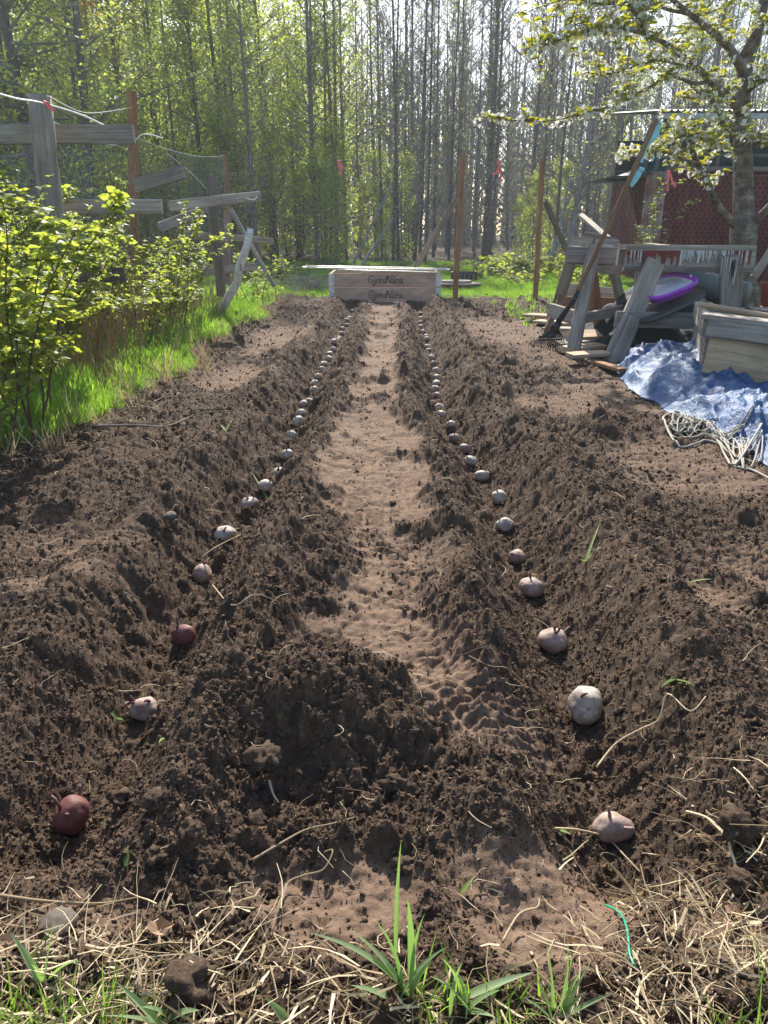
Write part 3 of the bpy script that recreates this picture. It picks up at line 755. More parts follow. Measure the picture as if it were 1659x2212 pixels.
broad_tuft('dense upright tuft of narrow blades to the right of the bottom middle', 1205, 2215, [(1190,2045,0,.0052,.2),(1230,2060,0,.0052,.2),(1270,2075,0,.0052,.3),(1165,2090,0,.0052,.3),(1135,2150,0,.0052,.4),(1250,2110,0,.0052,.4),(1280,2130,0,.0052,.4),(1210,2030,0,.0035,.1),(1320,2160,0,.0052,.6)])
broad_tuft('leaning dark green tuft in the bottom left corner straw', 90, 2130, [(22,2010,0,.0092,.3),(112,1975,0,.0045,.1),(155,2095,0,.0092,.6),(60,2080,0,.0078,.4)])
broad_tuft('low tuft with arching blades at the bottom left of the middle', 360, 2215, [(248,2110,0,.0092,.1),(290,2190,0,.011,.7),(440,2200,0,.011,.8),(200,2205,0,.0078,.7)], )
broad_tuft('pair of blades crossing at the bottom between left straw and middle', 640, 2215, [(590,2150,0,.0092,.5),(560,2205,0,.0092,.7),(680,2180,0,.0078,.4)])
# thin weeds on the soil, each a thing
for px, py, ds, lb in ((268,1845,[(272,1825)], 'tiny yellow green shoot in the loose soil near the front left'),
                       (1455,1490,[(1490,1525),(1420,1560)], 'bright green leaf blade lying by a bent root on the right ridge'),
                       (1265,1200,[(1290,1165),(1310,1185),(1250,1215)], 'light green sprig on the right ridge beside the fourth right potato'),
                       (575,1010,[(545,990),(600,1000)], 'thin green blade lying across the left ridge beside the small potatoes'),
                       (1495,1240,[(1540,1250)], 'flat green blade on trodden soil at the right'),
                       (355,1595,[(345,1620)], 'small yellow green sprig below the second left potato'),
                       (235,1450,[(215,1435),(258,1475)], 'narrow green blade on the outer side of the left ridge'),
                       (1215,1715,[(1240,1735)], 'short green blade left of the nearest right potato'),
                       (998,1890,[(1025,1870)], 'thin lime blade lying on the front trodden patch'),
                       (490,955,[(505,945),(480,950)], 'pale green curled shoot between grass and left furrow')):
    p = gnd(px, py, .03); p.z = top1(p.x, p.y)+.004; t = thing('grass_sprig', lb, 'weed', p, 'single green shoots on the soil')
    for a, b in ds:
        q = gnd(a, b, .03); q.z = top1(q.x, q.y)+.012; d = q-p; mb = MB()
        blade(mb, p, max(d.length, .02)*1.1, .0045*(1+p.y*.4), 1.1, math.atan2(d.y, d.x), .5, 5, .2); build(mb, 'blade', GRASSM, t, True)
# notable straws and roots
def strand(name, label, cat, pts2, w, mat, lift=.006, Zs=None, n=6, group=None, taper=.6):
    P = []
    for i, q in enumerate(pts2):
        g = gnd(q[0], q[1], .02); z = top1(g.x, g.y); 
        for _ in range(3): g = gnd(q[0], q[1], z+lift); z = top1(g.x, g.y)
        g.z = z + (q[2] if len(q) > 2 else lift); P.append(g)
    Q = []
    for i in range(len(P)-1):
        a, b, c, d = P[max(i-1,0)], P[i], P[i+1], P[min(i+2, len(P)-1)]
        for k in range(5):
            t = k/5; Q.append(.5*((2*b)+(c-a)*t+(2*a-5*b+4*c-d)*t*t+(-a+3*b-3*c+d)*t**3))
    Q.append(P[-1]); mb = MB(); m_ = len(Q)
    mb.tube(Q, [w*.5*(1-taper*i/m_) for i in range(m_)], n)
    t = build(mb, name, mat, None, True); props(t, label, cat, group); return t
ST = 'long dry stalks on the soil'
strand('dry_stalk','long pale stalk lying across the bottom left soil above the straw mat','dry stalk',[(0,1935),(80,1945),(160,1952),(230,1950),(300,1938)],.0045,DRYM,.008,group=ST)
strand('dry_stalk','bent pale stalk looping on the front trodden patch','dry stalk',[(598,1975),(620,1910),(660,1900,.015),(700,1895,.02),(720,1870,.015),(700,1855)],.0035,DRYM,.008,group=ST)
strand('dry_stalk','long twisted stalk slanting below the front mound','dry stalk',[(545,1860),(600,1825),(660,1790),(720,1775),(765,1765)],.0035,DRYM,.008,group=ST)
strand('dry_stalk','curved root thread on the left inner ridge beside the fourth potato','root',[(460,1265),(500,1290),(550,1285),(600,1272)],.0035,DRYM,.01,group=ST)
strand('dry_stalk','slanting brown root between the fourth and fifth left potatoes','root',[(435,1205),(470,1185),(520,1150)],.004,DRYM,.02,group=ST)
strand('dry_stalk','thin wiry root in front of the third right potato','root',[(1135,1470),(1095,1435),(1060,1425),(1015,1380)],.003,DRYM,.01,group=ST)
strand('dry_stalk','long bent root running up the right ridge to a green leaf','root',[(1290,1645),(1330,1615),(1380,1595),(1420,1575),(1440,1510,.03),(1500,1480,.03),(1530,1475,.02)],.0035,DRYM,.014,group=ST)
strand('dry_stalk','pale stalk on the ground below the nearest right potato','dry stalk',[(1200,1790),(1250,1795),(1310,1810),(1350,1850),(1385,1875)],.004,DRYM,.008,group=ST)
strand('dry_stalk','dry stem curving along the far right edge of the soil','dry stalk',[(1480,1770),(1530,1775),(1580,1800),(1659,1835)],.0035,DRYM,.01,group=ST)
strand('dry_stalk','short white root on the dark face of the mound','root',[(581,1675),(590,1715),(602,1738)],.0035,DRYM,.01,group=ST)
strand('dry_stalk','pale stalk arching over the soil right of the middle grass','dry stalk',[(1085,2035),(1120,1990,.02),(1160,1960,.01),(1165,1940)],.003,DRYM,.01,group=ST)
GTW = plain('green_plastic_twine', (.02,.30,.17), .35)
strand('garden_twine','short piece of green plastic twine on the lower right soil','twine',[(1310,1942),(1340,1970),(1355,2010),(1360,2060),(1372,2095)],.0028,GTW,.006, taper=0)
strand('fallen_twig','thin bare twig reaching out of the left grass over the soil','twig',[(200,925),(290,912),(360,925),(430,905,.05),(500,900,.05)],.008,GREYD,.03)
# bigger clods and stones, each a thing
def clod(px, py, w, label, name='soil_clod', cat='clod', mat=CLODM, flat=.7, amp=.65):
    p = gnd(px, py, .02); z = top1(p.x, p.y); p = gnd(px, py, z+.01); m_ = pxm(p.y, 0)*w/2
    me = clodmesh(name, 4, random.uniform(1, 60), amp, flat); me.transform(Matrix.Scale(m_, 4) @ Matrix.Rotation(random.uniform(0, 6), 4, 'Z')); 
    o = link(name, me, mat, None, Matrix.Translation((p.x, p.y, z+m_*.18))); props(o, label, cat, 'large soil clods' if cat == 'clod' else None)
clod(565,1625,64,'largest lump of soil sitting on the left shoulder of the mound')
clod(548,1778,58,'flat dark clod at the left foot of the mound')
clod(410,1782,46,'lump of dark soil right of the nearest left potato')
clod(330,1835,40,'small clod in front of the nearest left potato')
clod(680,1838,38,'round clod at the front foot of the mound')
clod(580,1908,34,'small upright clod alone on the front trodden patch')
clod(340,1720,54,'clod on the ridge above and right of the nearest left potato')
clod(255,1715,44,'clod on the upper right of the nearest left potato')
clod(1085,1775,36,'little clod on the loose soil left of the nearest right potato')
clod(850,1680,46,'lump on the right flank of the mound')
clod(1600,1775,70,'big crumbly clod at the far right edge of the front soil')
clod(1600,1890,50,'second crumbly clod under the biggest one at the right edge')
clod(415,2110,90,'wide dark soil lump in the straw at the lower left')
clod(870,1860,40,'crumbly lump right behind the tall single blade')
clod(530,1950,34,'small clod between the straw and the front patch')
STONE = plain('grey_brown_stone', (.085,.066,.05), .8, nscale=60)
clod(120,1985,78,'flat grey brown stone half sunk in soil at the lower left','stone','stone',STONE,.45,.2)
clod(368,1108,26,'small round stone on the left soil below the grass','stone','stone',STONE,.7,.2)
clod(1215,1790,16,'tiny pale pebble beside the nearest right potato','stone','stone',STONE,.7,.2)
# dry leaf scraps
DEADLEAF = leafmat('dead_leaf', (.22,.13,.07), (.40,.27,.18), .2, .7, tint=(1,.9,.7))
def deadleaf(px, py, w, label):
    p = gnd(px, py, .02); z = top1(p.x, p.y); s_ = pxm(p.y, 0)*w/2; mb = MB(); a0 = random.uniform(0, 6); n_ = 11
    c = Vector((p.x, p.y, z+.006)); ring = []
    for k in range(n_):
        a = a0+6.283*k/n_; r = s_*random.uniform(.6, 1.15)*(1 if k % 5 else 1.4)
        ring.append(c + Vector((math.cos(a)*r, math.sin(a)*r*.7, random.uniform(0, .012))))
    for k in range(n_): mb.tri(c, ring[k], ring[(k+1) % n_])
    o = build(mb, 'dead_leaf', DEADLEAF); props(o, label, 'leaf', 'dead leaves on the soil')
deadleaf(1395,1820,34,'flat brown leaf scrap on the soil right below the nearest right potato')
deadleaf(1232,2010,40,'crumpled pale leaf standing in the lower right front patch')
deadleaf(1590,1958,40,'reddish brown leaf among the straw at the right edge')
deadleaf(690,2080-100,34,'small torn leaf on the front patch below the bent stalk')
deadleaf(340,1995,50,'curled brown leaf above the left straw mat')
deadleaf(20,2060,60,'dark brown leaf at the left border of the straw')
# ------------------------------------------------------------------ two wooden pallet frames with lettering
YB = 8.16
xl = at(712, 620, YB).x; xr = at(951, 620, YB).x
ztop = at(830, 590, YB).z; zmid = at(830, 621, YB).z; zbot = zmid - (ztop-zmid)*1.05
GL = {  # one-stroke script letters, unit x-height
 'G': [[(1.0,1.5),(.75,1.85),(.35,1.8),(.05,1.3),(.02,.7),(.2,.15),(.55,0),(.85,.2),(.95,.75),(.5,.8)], 1.15],
 'j': [[(.25,1.0),(.28,.2),(.22,-.5),(-.02,-.75),(-.2,-.5),(.15,-.1),(.45,.1)], .5],
 'o': [[(.35,1.0),(.1,.8),(.05,.35),(.3,0),(.6,.25),(.6,.75),(.35,1.0),(.6,.85),(.8,.9)], .75],
 'r': [[(0,.85),(.15,1.05),(.15,.5),(.15,0)],.0], 'r2': [[(.15,.6),(.3,.95),(.5,1.0)], .6],
 'd': [[(.6,.8),(.3,1.0),(.05,.6),(.1,.1),(.4,.05),(.62,.5),(.66,1.9),(.62,.8),(.66,.1),(.8,0)], .85],
 'N': [[(0,0),(.04,.9),(.10,1.85),(.3,1.2),(.62,.35),(.80,.05),(.82,.9),(.9,1.9),(1.08,1.8)], 1.05],
 'a': [[(.6,.9),(.3,1.0),(.05,.6),(.1,.1),(.35,.02),(.6,.5),(.62,1.0),(.62,.3),(.75,0),(.95,.15)], .9],
}
def lettering(parent, xc, z0, y, hx, sq=1.25):
    seq = ['G','j','.j','o','r','r2','d','N','a','..a','r','r2','a']; x = 0; strokes = []
    for s_ in seq:
        if s_ == '.j': strokes.append([((x-.25)*1.25+.2,1.4),((x-.22)*1.25+.2,1.46)]); continue
        if s_ == '..a': strokes.append([((x-.72)*1.25+.2,1.4),((x-.70)*1.25+.2,1.62)]); strokes.append([((x-.38)*1.25+.2,1.4),((x-.36)*1.25+.2,1.62)]); continue
        pts, adv = GL[s_]; 
        strokes.append([((x+a)*1.25+.15*b, b) for a, b in pts]); x += adv
    sc = hx; tot = x*1.25*sc; mb = MB()
    for st in strokes:
        P = [Vector((xc-tot/2+a*sc, y, z0+b*sc)) for a, b in st]; Q = []
        for i in range(len(P)-1):
            a, b, c, d = P[max(i-1,0)], P[i], P[i+1], P[min(i+2,len(P)-1)]
            for k in range(4):
                t = k/4; Q.append(.5*((2*b)+(c-a)*t+(2*a-5*b+4*c-d)*t*t+(-a+3*b-3*c+d)*t**3))
        Q.append(P[-1]); mb.tube(Q, .0036 if len(st) > 2 else .0065, 5)
    return build(mb, 'lettering', INK, parent)
for k, (za, zb, lb) in enumerate(((zmid+.003, ztop, 'upper wooden pallet frame with burnt script lettering and zinc corners, under the white poles'),
                                  (zbot, zmid-.001, 'lower wooden pallet frame with burnt script lettering, standing on the soil'))):
    t = thing('pallet_frame', lb, 'raised bed frame', ((xl+xr)/2, YB, za), 'stacked wooden pallet frames at the end of the bed')
    zc = (za+zb)/2; h = zb-za; dp = .80
    plank('front_board', (xl, YB, zc), (xr, YB, zc), h-.004, .02, PINEW, t, wob=.001, rough=.4)
    plank('back_board', (xl, YB+dp, zc), (xr, YB+dp, zc), h-.004, .02, PINEW, t, wob=.001, rough=.4)
    for X in (xl+.01, xr-.01): plank('side_board', (X, YB+.012, zc), (X, YB+dp-.012, zc), h-.004, .02, PINEW, t, face=(1,0,0), wob=.001, rough=.4)
    for X, sg in ((xl, 1), (xr, -1)):
        mb = MB(); w = .05
        mb.box((min(X-.004*sg, X+w*sg), YB-.0155, zc-h*.46), (max(X-.004*sg, X+w*sg), YB-.0125, zc+h*.46))
        mb.box((min(X-.006*sg, X-.003*sg), YB-.0155, zc-h*.46), (max(X-.006*sg, X-.003*sg), YB+.06, zc+h*.46))
        for j in range(3): mb.tube([(X+.012*sg, YB-.019, zc-h*.4+j*h*.3), (X+.012*sg, YB-.019, zc-h*.22+j*h*.3)], .007, 8)
        pl = build(mb, 'corner_hinge', ZINC, t)
        mb = MB()
        for j in range(4):
            zz_ = zc-h*.36+j*h*.24; mb.tube([(X+.036*sg, YB-.0155, zz_), (X+.036*sg, YB-.019, zz_)], .005, 6)
        build(mb, 'rivets', BLACKP, t)
    xc = at(833, 600, YB).x; lettering(t, xc, zc-h*.20, YB-.0135, .040)
# white poles on top
zt = ztop+.012
def pole(name, a, b, r, mat, label, cat, group=None, joints=()):
    t = thing(name, label, cat, tuple(a), group); L = log('rod', a, b, r, r, mat, t, bend=.002, n=8)
    for f in joints:
        c = Vector(a).lerp(Vector(b), f); d = (Vector(b)-Vector(a)).normalized()
        mb = MB(); mb.tube([c-d*.02, c+d*.02], r*1.5, 8); build(mb, 'joint', mat, t)
    return t
G_ = 'long white poles lying across the wooden frames'
a1, b1 = at(655, 574, YB-.02), at(971, 586, YB-.02)
pole('white_pole', (a1.x, a1.y, zt+.045), (b1.x, b1.y, zt+.022), .008, WHITEP, 'front white pole reaching farthest left over the frames', 'pole', G_, (.01,.25,.99))
pole('white_pole', (a1.x+.02, a1.y+.06, zt+.058), (b1.x-.03, b1.y+.09, zt+.030), .008, WHITEP, 'second white pole lying close behind the front one', 'pole', G_, (.24,))
pole('white_pole', (xl+.1, YB-.05, zt+.022), (b1.x-.12, YB-.06, zt-.002), .008, WHITEP, 'white pole slanting across the right half of the frames', 'pole', G_)
plank('white_batten', (xl+.35, YB+.015, zt-.003), (xr+.02, YB+.02, zt-.003), .03, .012, PALEW, None, face=(0,0,1)); props(bpy.data.objects['white_batten'], 'thin pale batten lying on the top edge of the upper frame', 'batten')

# ------------------------------------------------------------------ posts and net of the back fence
def post(px0, py0, px1, py1, Y, w, mat, label, group, thick=None, name='fence_post', under=.15):
    a = at(px0, py0, Y); b = at(px1, py1, Y); d = (b-a).normalized(); b = b + d*under
    o = plank(name, b, a, w, thick or w, mat, None, wob=.003, seg=8); props(o, label, 'post', group); return o
PG = 'brown square posts of the net fence'
post(1000, 334, 983, 652, 8.25, .055, BROWNW, 'brown square fence post just right of the wooden frames', PG)
post(1171, 343, 1156, 650, 8.25, .05, BROWNW, 'brown square fence post midway between the frames and the sawhorses', PG)
post(487, 333, 499, 610, 7.6, .045, BROWNW, 'thin brown fence post behind the rail junction on the left', PG)
post(285, 198, 292, 640, 5.2, .055, BROWNW, 'tall brown fence post rising over the berry bushes', PG)
o = plank('kerb_board', at(1003, 650, 8.3), at(1180, 650, 8.3), .06, .03, GREYD, None); props(o, 'dark board on edge along the ground between two brown posts', 'board')
for a, b, Y0, Y1, w, mt, lb in (((987,430),(893,585),8.3,8.9,.06,GREYW,'grey brace leaning from the post beside the frames down to the left'),
                        ((1178,436),(1234,566),8.3,8.9,.055,GREYD,'dark brace leaning right from the middle brown post'),
                        ((498,452),(592,618),7.2,7.0,.035,GREYW,'thin grey brace slanting down to the right at the left fence'),
                        ((1255,465),(1347,545),7.4,6.2,.05,GREYW,'thick grey pole lying on top of the small sawhorse from behind')):
    p0 = at(*a, Y0); p1 = at(*b, Y1)
    o = plank('brace', p0, p1, w, w*.6, mt, None, wob=.003); props(o, lb, 'brace', 'slanting braces of the fences')
# net: hexagonal mesh between posts, following a line on plan
def hexnet(P, zt_, zb_, cell, r, parent, name='wire_mesh', sag=.03):
    """P: plan polyline; wires as thin 3-sided rods"""
    P = [Vector((*p, 0)) for p in P]; segs = [(P[i+1]-P[i]).length for i in range(len(P)-1)]; tot = sum(segs)
    def place(s_, z):
        i = 0; s0 = s_
        while i < len(segs)-1 and s_ > segs[i]: s_ -= segs[i]; i += 1
        f = s_/segs[i]; q = P[i].lerp(P[i+1], f); zz = z*1.0
        top_ = zt_[i]*(1-f)+zt_[i+1]*f - sag*math.sin(math.pi*min(1, max(0, f)))
        bot_ = zb_[i]*(1-f)+zb_[i+1]*f
        nrm = Vector((-(P[i+1]-P[i]).y, (P[i+1]-P[i]).x, 0)).normalized()
        q = q + nrm*.03*mnoise.noise(Vector((s0*1.5, z*2, 3)))
        return (q.x, q.y, bot_+(top_-bot_)*zz)
    H = sum(zt_)/len(zt_)-sum(zb_)/len(zb_); nz = max(2, int(H/(cell*.8))); nx = int(tot/cell)
    mb = MB()
    for j in range(nz):
        for i in range(nx):
            off = .5 if j % 2 else 0
            s0 = (i+off)*cell; z0 = j/nz; z1 = (j+.45)/nz; z2 = (j+1)/nz
            a = place(min(s0, tot), z0); b = place(min(s0, tot), z1)
            c = place(min(max(s0-cell*.5, 0), tot), z2); d = place(min(s0+cell*.5, tot), z2)
            for q, w in ((b, a), (b, c), (b, d)): mb.tube([q, w], r, 3, caps=False)
    # top and bottom selvedge
    n_ = max(8, int(tot/.15))
    for zz in (0, 1): mb.tube([place(tot*k/n_, zz) for k in range(n_+1)], r*1.4, 4, caps=False)
    o = build(mb, name, WIRE, parent); return o
pA = at(487,335,7.6); pB = at(1000,336,8.25); pC = at(1171,344,8.25); pD = at(1400,372,8.6)
nf = thing('net_fence', 'wire netting strung along the back of the garden between brown posts', 'fence', (0, 8.2, 0))
hexnet([(pA.x,pA.y+.03),(pB.x,8.285),(pC.x,8.285)], [pA.z,pB.z-.02,pC.z-.02], [.08,.05,.05], .055, .0009, nf)
hexnet([(pC.x,8.285),(pD.x,8.5),(5.6,8.3)], [pC.z-.02,pD.z,pD.z-.03], [.05,.05,.05], .058, .0006, nf)
lf = thing('side_net', 'wire netting behind the grey rails on the left', 'fence', (-2, 4.6, 0))
L0 = at(60,250,4.3); L1 = at(285,200,5.23)
hexnet([(-3.2,3.9),(L0.x+.1,4.4),(L1.x,5.26)], [1.25,1.25,L1.z-.25], [.1,.1,.1], .055, .0010, lf, sag=.08)
hexnet([(L1.x,5.26),(pA.x,pA.y+.03)], [L1.z-.25,pA.z], [.1,.08], .055, .0009, lf, sag=.05)
# twine along the top of the net
def twine(pts, r, label, mat=STRING, name='string', group=None, n=5):
    P = [Vector(p) for p in pts]; Q = []
    for i in range(len(P)-1):
        a, b, c, d = P[max(i-1,0)], P[i], P[i+1], P[min(i+2,len(P)-1)]
        for k in range(6):
            t = k/6; Q.append(.5*((2*b)+(c-a)*t+(2*a-5*b+4*c-d)*t*t+(-a+3*b-3*c+d)*t**3))
    Q.append(P[-1]); mb = MB(); mb.tube(Q, r, n); o = build(mb, name, mat, None, True); props(o, label, 'string', group); return o
twine([at(-60,185,3.0), at(30,212,3.3), at(88,222,3.75), at(180,250,4.0), at(252,285,4.05)], .0045, 'thick white string running over the round post to the grey rail')
twine([at(289,308,4.0), at(305,292,4.0), at(325,291,4.02), at(352,299,4.05)], .0030, 'curly loose string end sticking out from the grey rail end')
twine([at(498,430,5.9), at(530,428,5.8), at(548,432,5.75), at(555,424,5.75)], .003, 'loose cord curling off the tip of the left fence rail')
twine([at(100,205,3.8), at(170,240,4.2), at(215,243,4.6), at(285,232,5.15)], .0016, 'thin sagging wire between the round post and the tall brown post')
twine([at(360,330,5.6), at(420,380,6.0), at(455,420,6.0)], .0014, 'thin wire slanting down to the dark post')
# ribbons
def ribbon(label, strips, Y, mat, w, group, cat='ribbon', top_=None):
    p = at(*(top_ or strips[0][0]), Y); t = thing('ribbon', label, cat, tuple(p), group)
    for st in strips:
        P = [at(a, b, Y+random.uniform(-.01, .01)) for a, b in st]; mb = MB(); n_ = len(P)
        for i in range(n_-1):
            d = (P[i+1]-P[i]).normalized(); 
            s0 = Vector((d.z, random.uniform(-.3,.3), -d.x)).normalized()*w/2 if i == 0 else s1
            dd = (P[min(i+2, n_-1)]-P[i]).normalized(); s1 = Vector((dd.z, random.uniform(-.4,.4), -dd.x)).normalized()*w/2
            o_ = Vector((0, .0015, 0))
            mb.quad(P[i]-s0, P[i]+s0, P[i+1]+s1, P[i+1]-s1); mb.quad(P[i]+o_-s0, P[i+1]+o_-s1, P[i+1]+o_+s1, P[i]+o_+s0)
        build(mb, 'ribbon_tail', mat, t)
    mb = MB(); mb.tube([p+Vector((-w*.5,0,.003)), p+Vector((w*.5,0,-.003))], w*.42, 8); build(mb, 'knot', mat, t)
RG = 'pink ribbons tied to the fence'
ribbon('pink ribbon on the net left of the wooden frame text', [[(731,348),(733,358),(736,368),(737,379)],[(731,349),(738,358),(742,366)]], 8.1, PINK, .022, RG)
ribbon('pink ribbon with two tails on the net between the two brown posts', [[(1077,345),(1078,358),(1082,376),(1081,391)],[(1078,360),(1073,374),(1064,378)]], 8.2, PINK, .022, RG)
ribbon('pink ribbon with forked tails in front of the red shed', [[(1445,371),(1443,390),(1442,413)],[(1446,372),(1452,390),(1459,404)]], 8.0, PINK, .024, RG)
ribbon('pink ribbon tied at the top of the round grey post', [[(98,221),(108,232),(118,240)],[(98,222),(106,228),(112,238)]], 3.70, PINK, .014, RG)
CG = 'pale turquoise cloth strips tied to the rake handle'
ribbon('turquoise strip fluttering near the top of the rake handle', [[(1420,262),(1424,275),(1416,295),(1400,308)],[(1415,272),(1404,300),(1396,318)],[(1400,300),(1388,335),(1382,350)]], 4.75, CYAN, .032, CG)
ribbon('turquoise strip hanging lower on the rake handle', [[(1386,366),(1380,378),(1372,390),(1362,402)],[(1384,368),(1376,374),(1366,394)]], 4.75, CYAN, .028, CG)

# ------------------------------------------------------------------ grey rails and posts on the left
t = thing('rail_fence', 'weathered grey timber frame with a round post and broad rails above the berry bushes', 'fence', tuple(gnd(100, 700, 0)*0+Vector((at(100,300,3.85).x, 3.85, 0))))
a = at(88, 206, 3.85); b = at(104, 390, 3.85); d = (b-a).normalized()
log('post', b+d*.95, a, .056, .052, GREYW, t, bend=.006)
plank('rail', at(-60, 293, 3.98), at(290, 291, 4.0), .085, .03, GREYW, t)
plank('rail', at(60, 450, 4.02), at(350, 446, 4.1), .072, .03, GREYW, t)
plank('rail', at(20, 592, 4.05), at(270, 594, 4.1), .075, .03, GREYD, t)
t = thing('rail_fence', 'tilted grey fence section with a dark square post and sloping rails', 'fence', (at(460,500,6).x, 6, 0))
a = at(457, 379, 6.0); b = at(478, 640, 6.0); plank('post', b, a, .065, .06, GREYD, t, wob=.004)
plank('rail', at(292, 402, 4.75), at(398, 370, 4.7), .075, .03, GREYW, t)
plank('rail', at(366, 446, 5.5), at(562, 424, 5.9), .07, .03, GREYW, t)
plank('rail', at(345, 492, 5.6), at(452, 452, 6.1), .07, .028, GREYW, t)
plank('rail', at(396, 504, 6.2), at(590, 522, 6.4), .05, .028, GREYW, t)
plank('rail', at(430, 588, 6.2), at(556, 576, 6.3), .055, .028, GREYW, t)
plank('rail', at(60, 600, 4.7), at(330, 596, 5.2), .06, .028, GREYD, t)
a = at(489, 460, 6.3); b = at(493, 615, 6.3); plank('upright', b, a, .05, .025, GREYW, t, face=(0,-1,0))
# birch log
m, nt, out = newmat('birch_bark'); v = coords(nt, (3, 16, 16)); n_ = noisen(nt, v, 3, 5); v2 = coords(nt, (30, 5, 5)); n2_ = noisen(nt, v2, 1.5, 4)
c = ramp(nt, n_.outputs[0], [(.3, (.40,.38,.35)), (.5, (.62,.60,.56)), (.7, (.72,.70,.66))]); c2 = ramp(nt, n2_.outputs[0], [(.30, (.25,.23,.22)), (.42, (1,1,1))])
bsdf(nt, out, mixc(nt, .8, c.outputs[0], c2.outputs[0], 'MULTIPLY'), .7, .3, bump(nt, n_.outputs[0], .5, .005)); BIRCH = m
mb = MB(); P = [at(541,494,5.6), at(534,530,5.6), at(518,575,5.65), at(512,610,5.7), at(492,645,5.75), at(474,682,5.8)]
mb.tube(P, [.022,.026,.030,.030,.032,.030], 12); o = build(mb, 'birch_branch', BIRCH, None, True); props(o, 'pale crooked birch branch leaning against the left fence', 'branch')

# ------------------------------------------------------------------ small grey sawhorse
def G3(px, py): g = gnd(px, py, .01); g.z = top1(g.x, g.y); return g
t = thing('sawhorse', 'small grey sawhorse piled with short offcuts, the rake leaning on it', 'sawhorse', (1.45, 4.9, 0), 'grey wooden sawhorses')
F = G3(1237, 772); B = G3(1300, 736); L = G3(1184, 728); Rr = G3(1350, 700)
Ft, Lt, Bt, Rt = at(1284,531,4.62), at(1243,531,4.95), at(1275,560,4.95), at(1320,560,5.05)
plank('leg', F, Ft, .075, .035, GREYW, t, face=(-.6,-1,0)); plank('leg', L, Lt, .07, .035, GREYW, t, face=(-.6,-1,0))
plank('leg', B, Bt, .07, .035, BROWNW, t, face=(.5,-1,0)); plank('leg', Rr, Rt, .07, .035, GREYW, t, face=(.5,-1,0))
mid = lambda a, b, f: a.lerp(b, f)
plank('beam', (Ft+Vector((-.16,.0,-.05))), (Ft+Vector((.17,.02,-.055))), .10, .04, GREYW, t)
plank('beam', (Lt+Vector((-.02,.1,-.06))), (Rt+Vector((.05,.1,.0))), .10, .04, GREYD, t)
plank('rail', at(1187,668,4.80), at(1262,690,4.52), .085, .03, GREYW, t, face=(-.5,-1,0))
plank('rail', at(1258,688,4.50), at(1345,668,4.9), .06, .03, GREYW, t, face=(.4,-1,0))
plank('cross_rail', at(1275,572,4.60), at(1336,578,4.8), .085, .03, GREYW, t, face=(.2,-1,0))
plank('cross_rail', at(1232,560,4.80), at(1282,560,4.7), .06, .03, GREYW, t, face=(-.2,-1,0))
plank('top_board', at(1225,548,4.72), at(1325,551,4.8), .12, .02, GREYW, t, face=(0,0,1))
OG = 'short offcuts on the small sawhorse'
for k, (p, q, w, th, lb) in enumerate(((at(1236,521,4.75), at(1276,521,4.78), .05,.04,'flat offcut at the left end of the sawhorse top'), (at(1260,510,4.9), at(1300,516,4.85), .05,.03,'tilted offcut lying uppermost on the sawhorse'),
                      (at(1290,527,4.8), at(1332,528,4.85), .06,.05,'thick block at the right end of the sawhorse top'), (at(1296,515,5.0), at(1330,520,5.0), .04,.03,'thin strip behind the thick block on the sawhorse'),
                      (at(1288,541,4.72), at(1322,542,4.72), .07,.05,'block hanging over the front edge of the sawhorse'))):
    o = plank('offcut', p, q, w, th, [GREYW,GREYD][k%2], None, wob=.002, seg=2); props(o, lb, 'wood offcut', OG)
# ------------------------------------------------------------------ large sawhorse with paint drips
t = thing('sawhorse', 'large grey sawhorse with dark red and white paint dripping down its beam', 'sawhorse', (1.8, 4.4, 0), 'grey wooden sawhorses')
A0, A1 = at(1352, 557, 4.32), at(1628, 559, 4.32)
plank('beam', A0, A1, .105, .04, GREYW, t, wob=.002)
plank('top_board', A0+Vector((-.01,.06,.058)), A1+Vector((0,.06,.058)), .16, .02, GREYW, t, face=(0,0,1), wob=.002)
plank('back_beam', A0+Vector((0,.16,0)), A1+Vector((0,.16,0)), .09, .035, GREYW, t, wob=.002)
plank('lower_lip', A0+Vector((-.01,-.01,-.055)), A1+Vector((0,-.01,-.06)), .025, .045, GREYD, t, wob=.002)
plank('leg', G3(1322, 787), at(1416, 565, 4.28), .11, .035, GREYW, t, wob=.002)
plank('leg', at(1577, 700, 4.28), at(1575, 552, 4.28), .10, .035, GREYW, t, wob=.002)
plank('leg', G3(1425, 745)+Vector((.0,.45,0)), at(1440, 575, 4.55), .09, .035, GREYW, t, wob=.002)
plank('leg', (at(1600,700,4.9).x, 5.0, 0), at(1590, 575, 4.55), .09, .035, GREYW, t, wob=.002)
plank('rail', at(1329, 690, 4.17), at(1545, 694, 4.17), .085, .03, GREYW, t, wob=.002)
mbr, mbw = MB(), MB()
rs2 = random.Random(3); yF = 4.32-.0235
for k in range(66):
    f = rs2.random(); px_ = 1352+f*272; q = at(px_, 541, yF); zt_ = q.z; w_ = rs2.uniform(.0018,.0055) ; L_ = rs2.uniform(.02,.09)
    red = (px_ < 1470 and rs2.random() < .75) or (px_ > 1560 and rs2.random() < .5); m_ = mbr if red else mbw
    yy_ = yF - rs2.uniform(.0005,.003)
    m_.poly([(q.x-w_, yy_, zt_), (q.x-w_*.8, yy_, zt_-L_*.94), (q.x, yy_, zt_-L_), (q.x+w_*.8, yy_, zt_-L_*.94), (q.x+w_, yy_, zt_)][::-1])
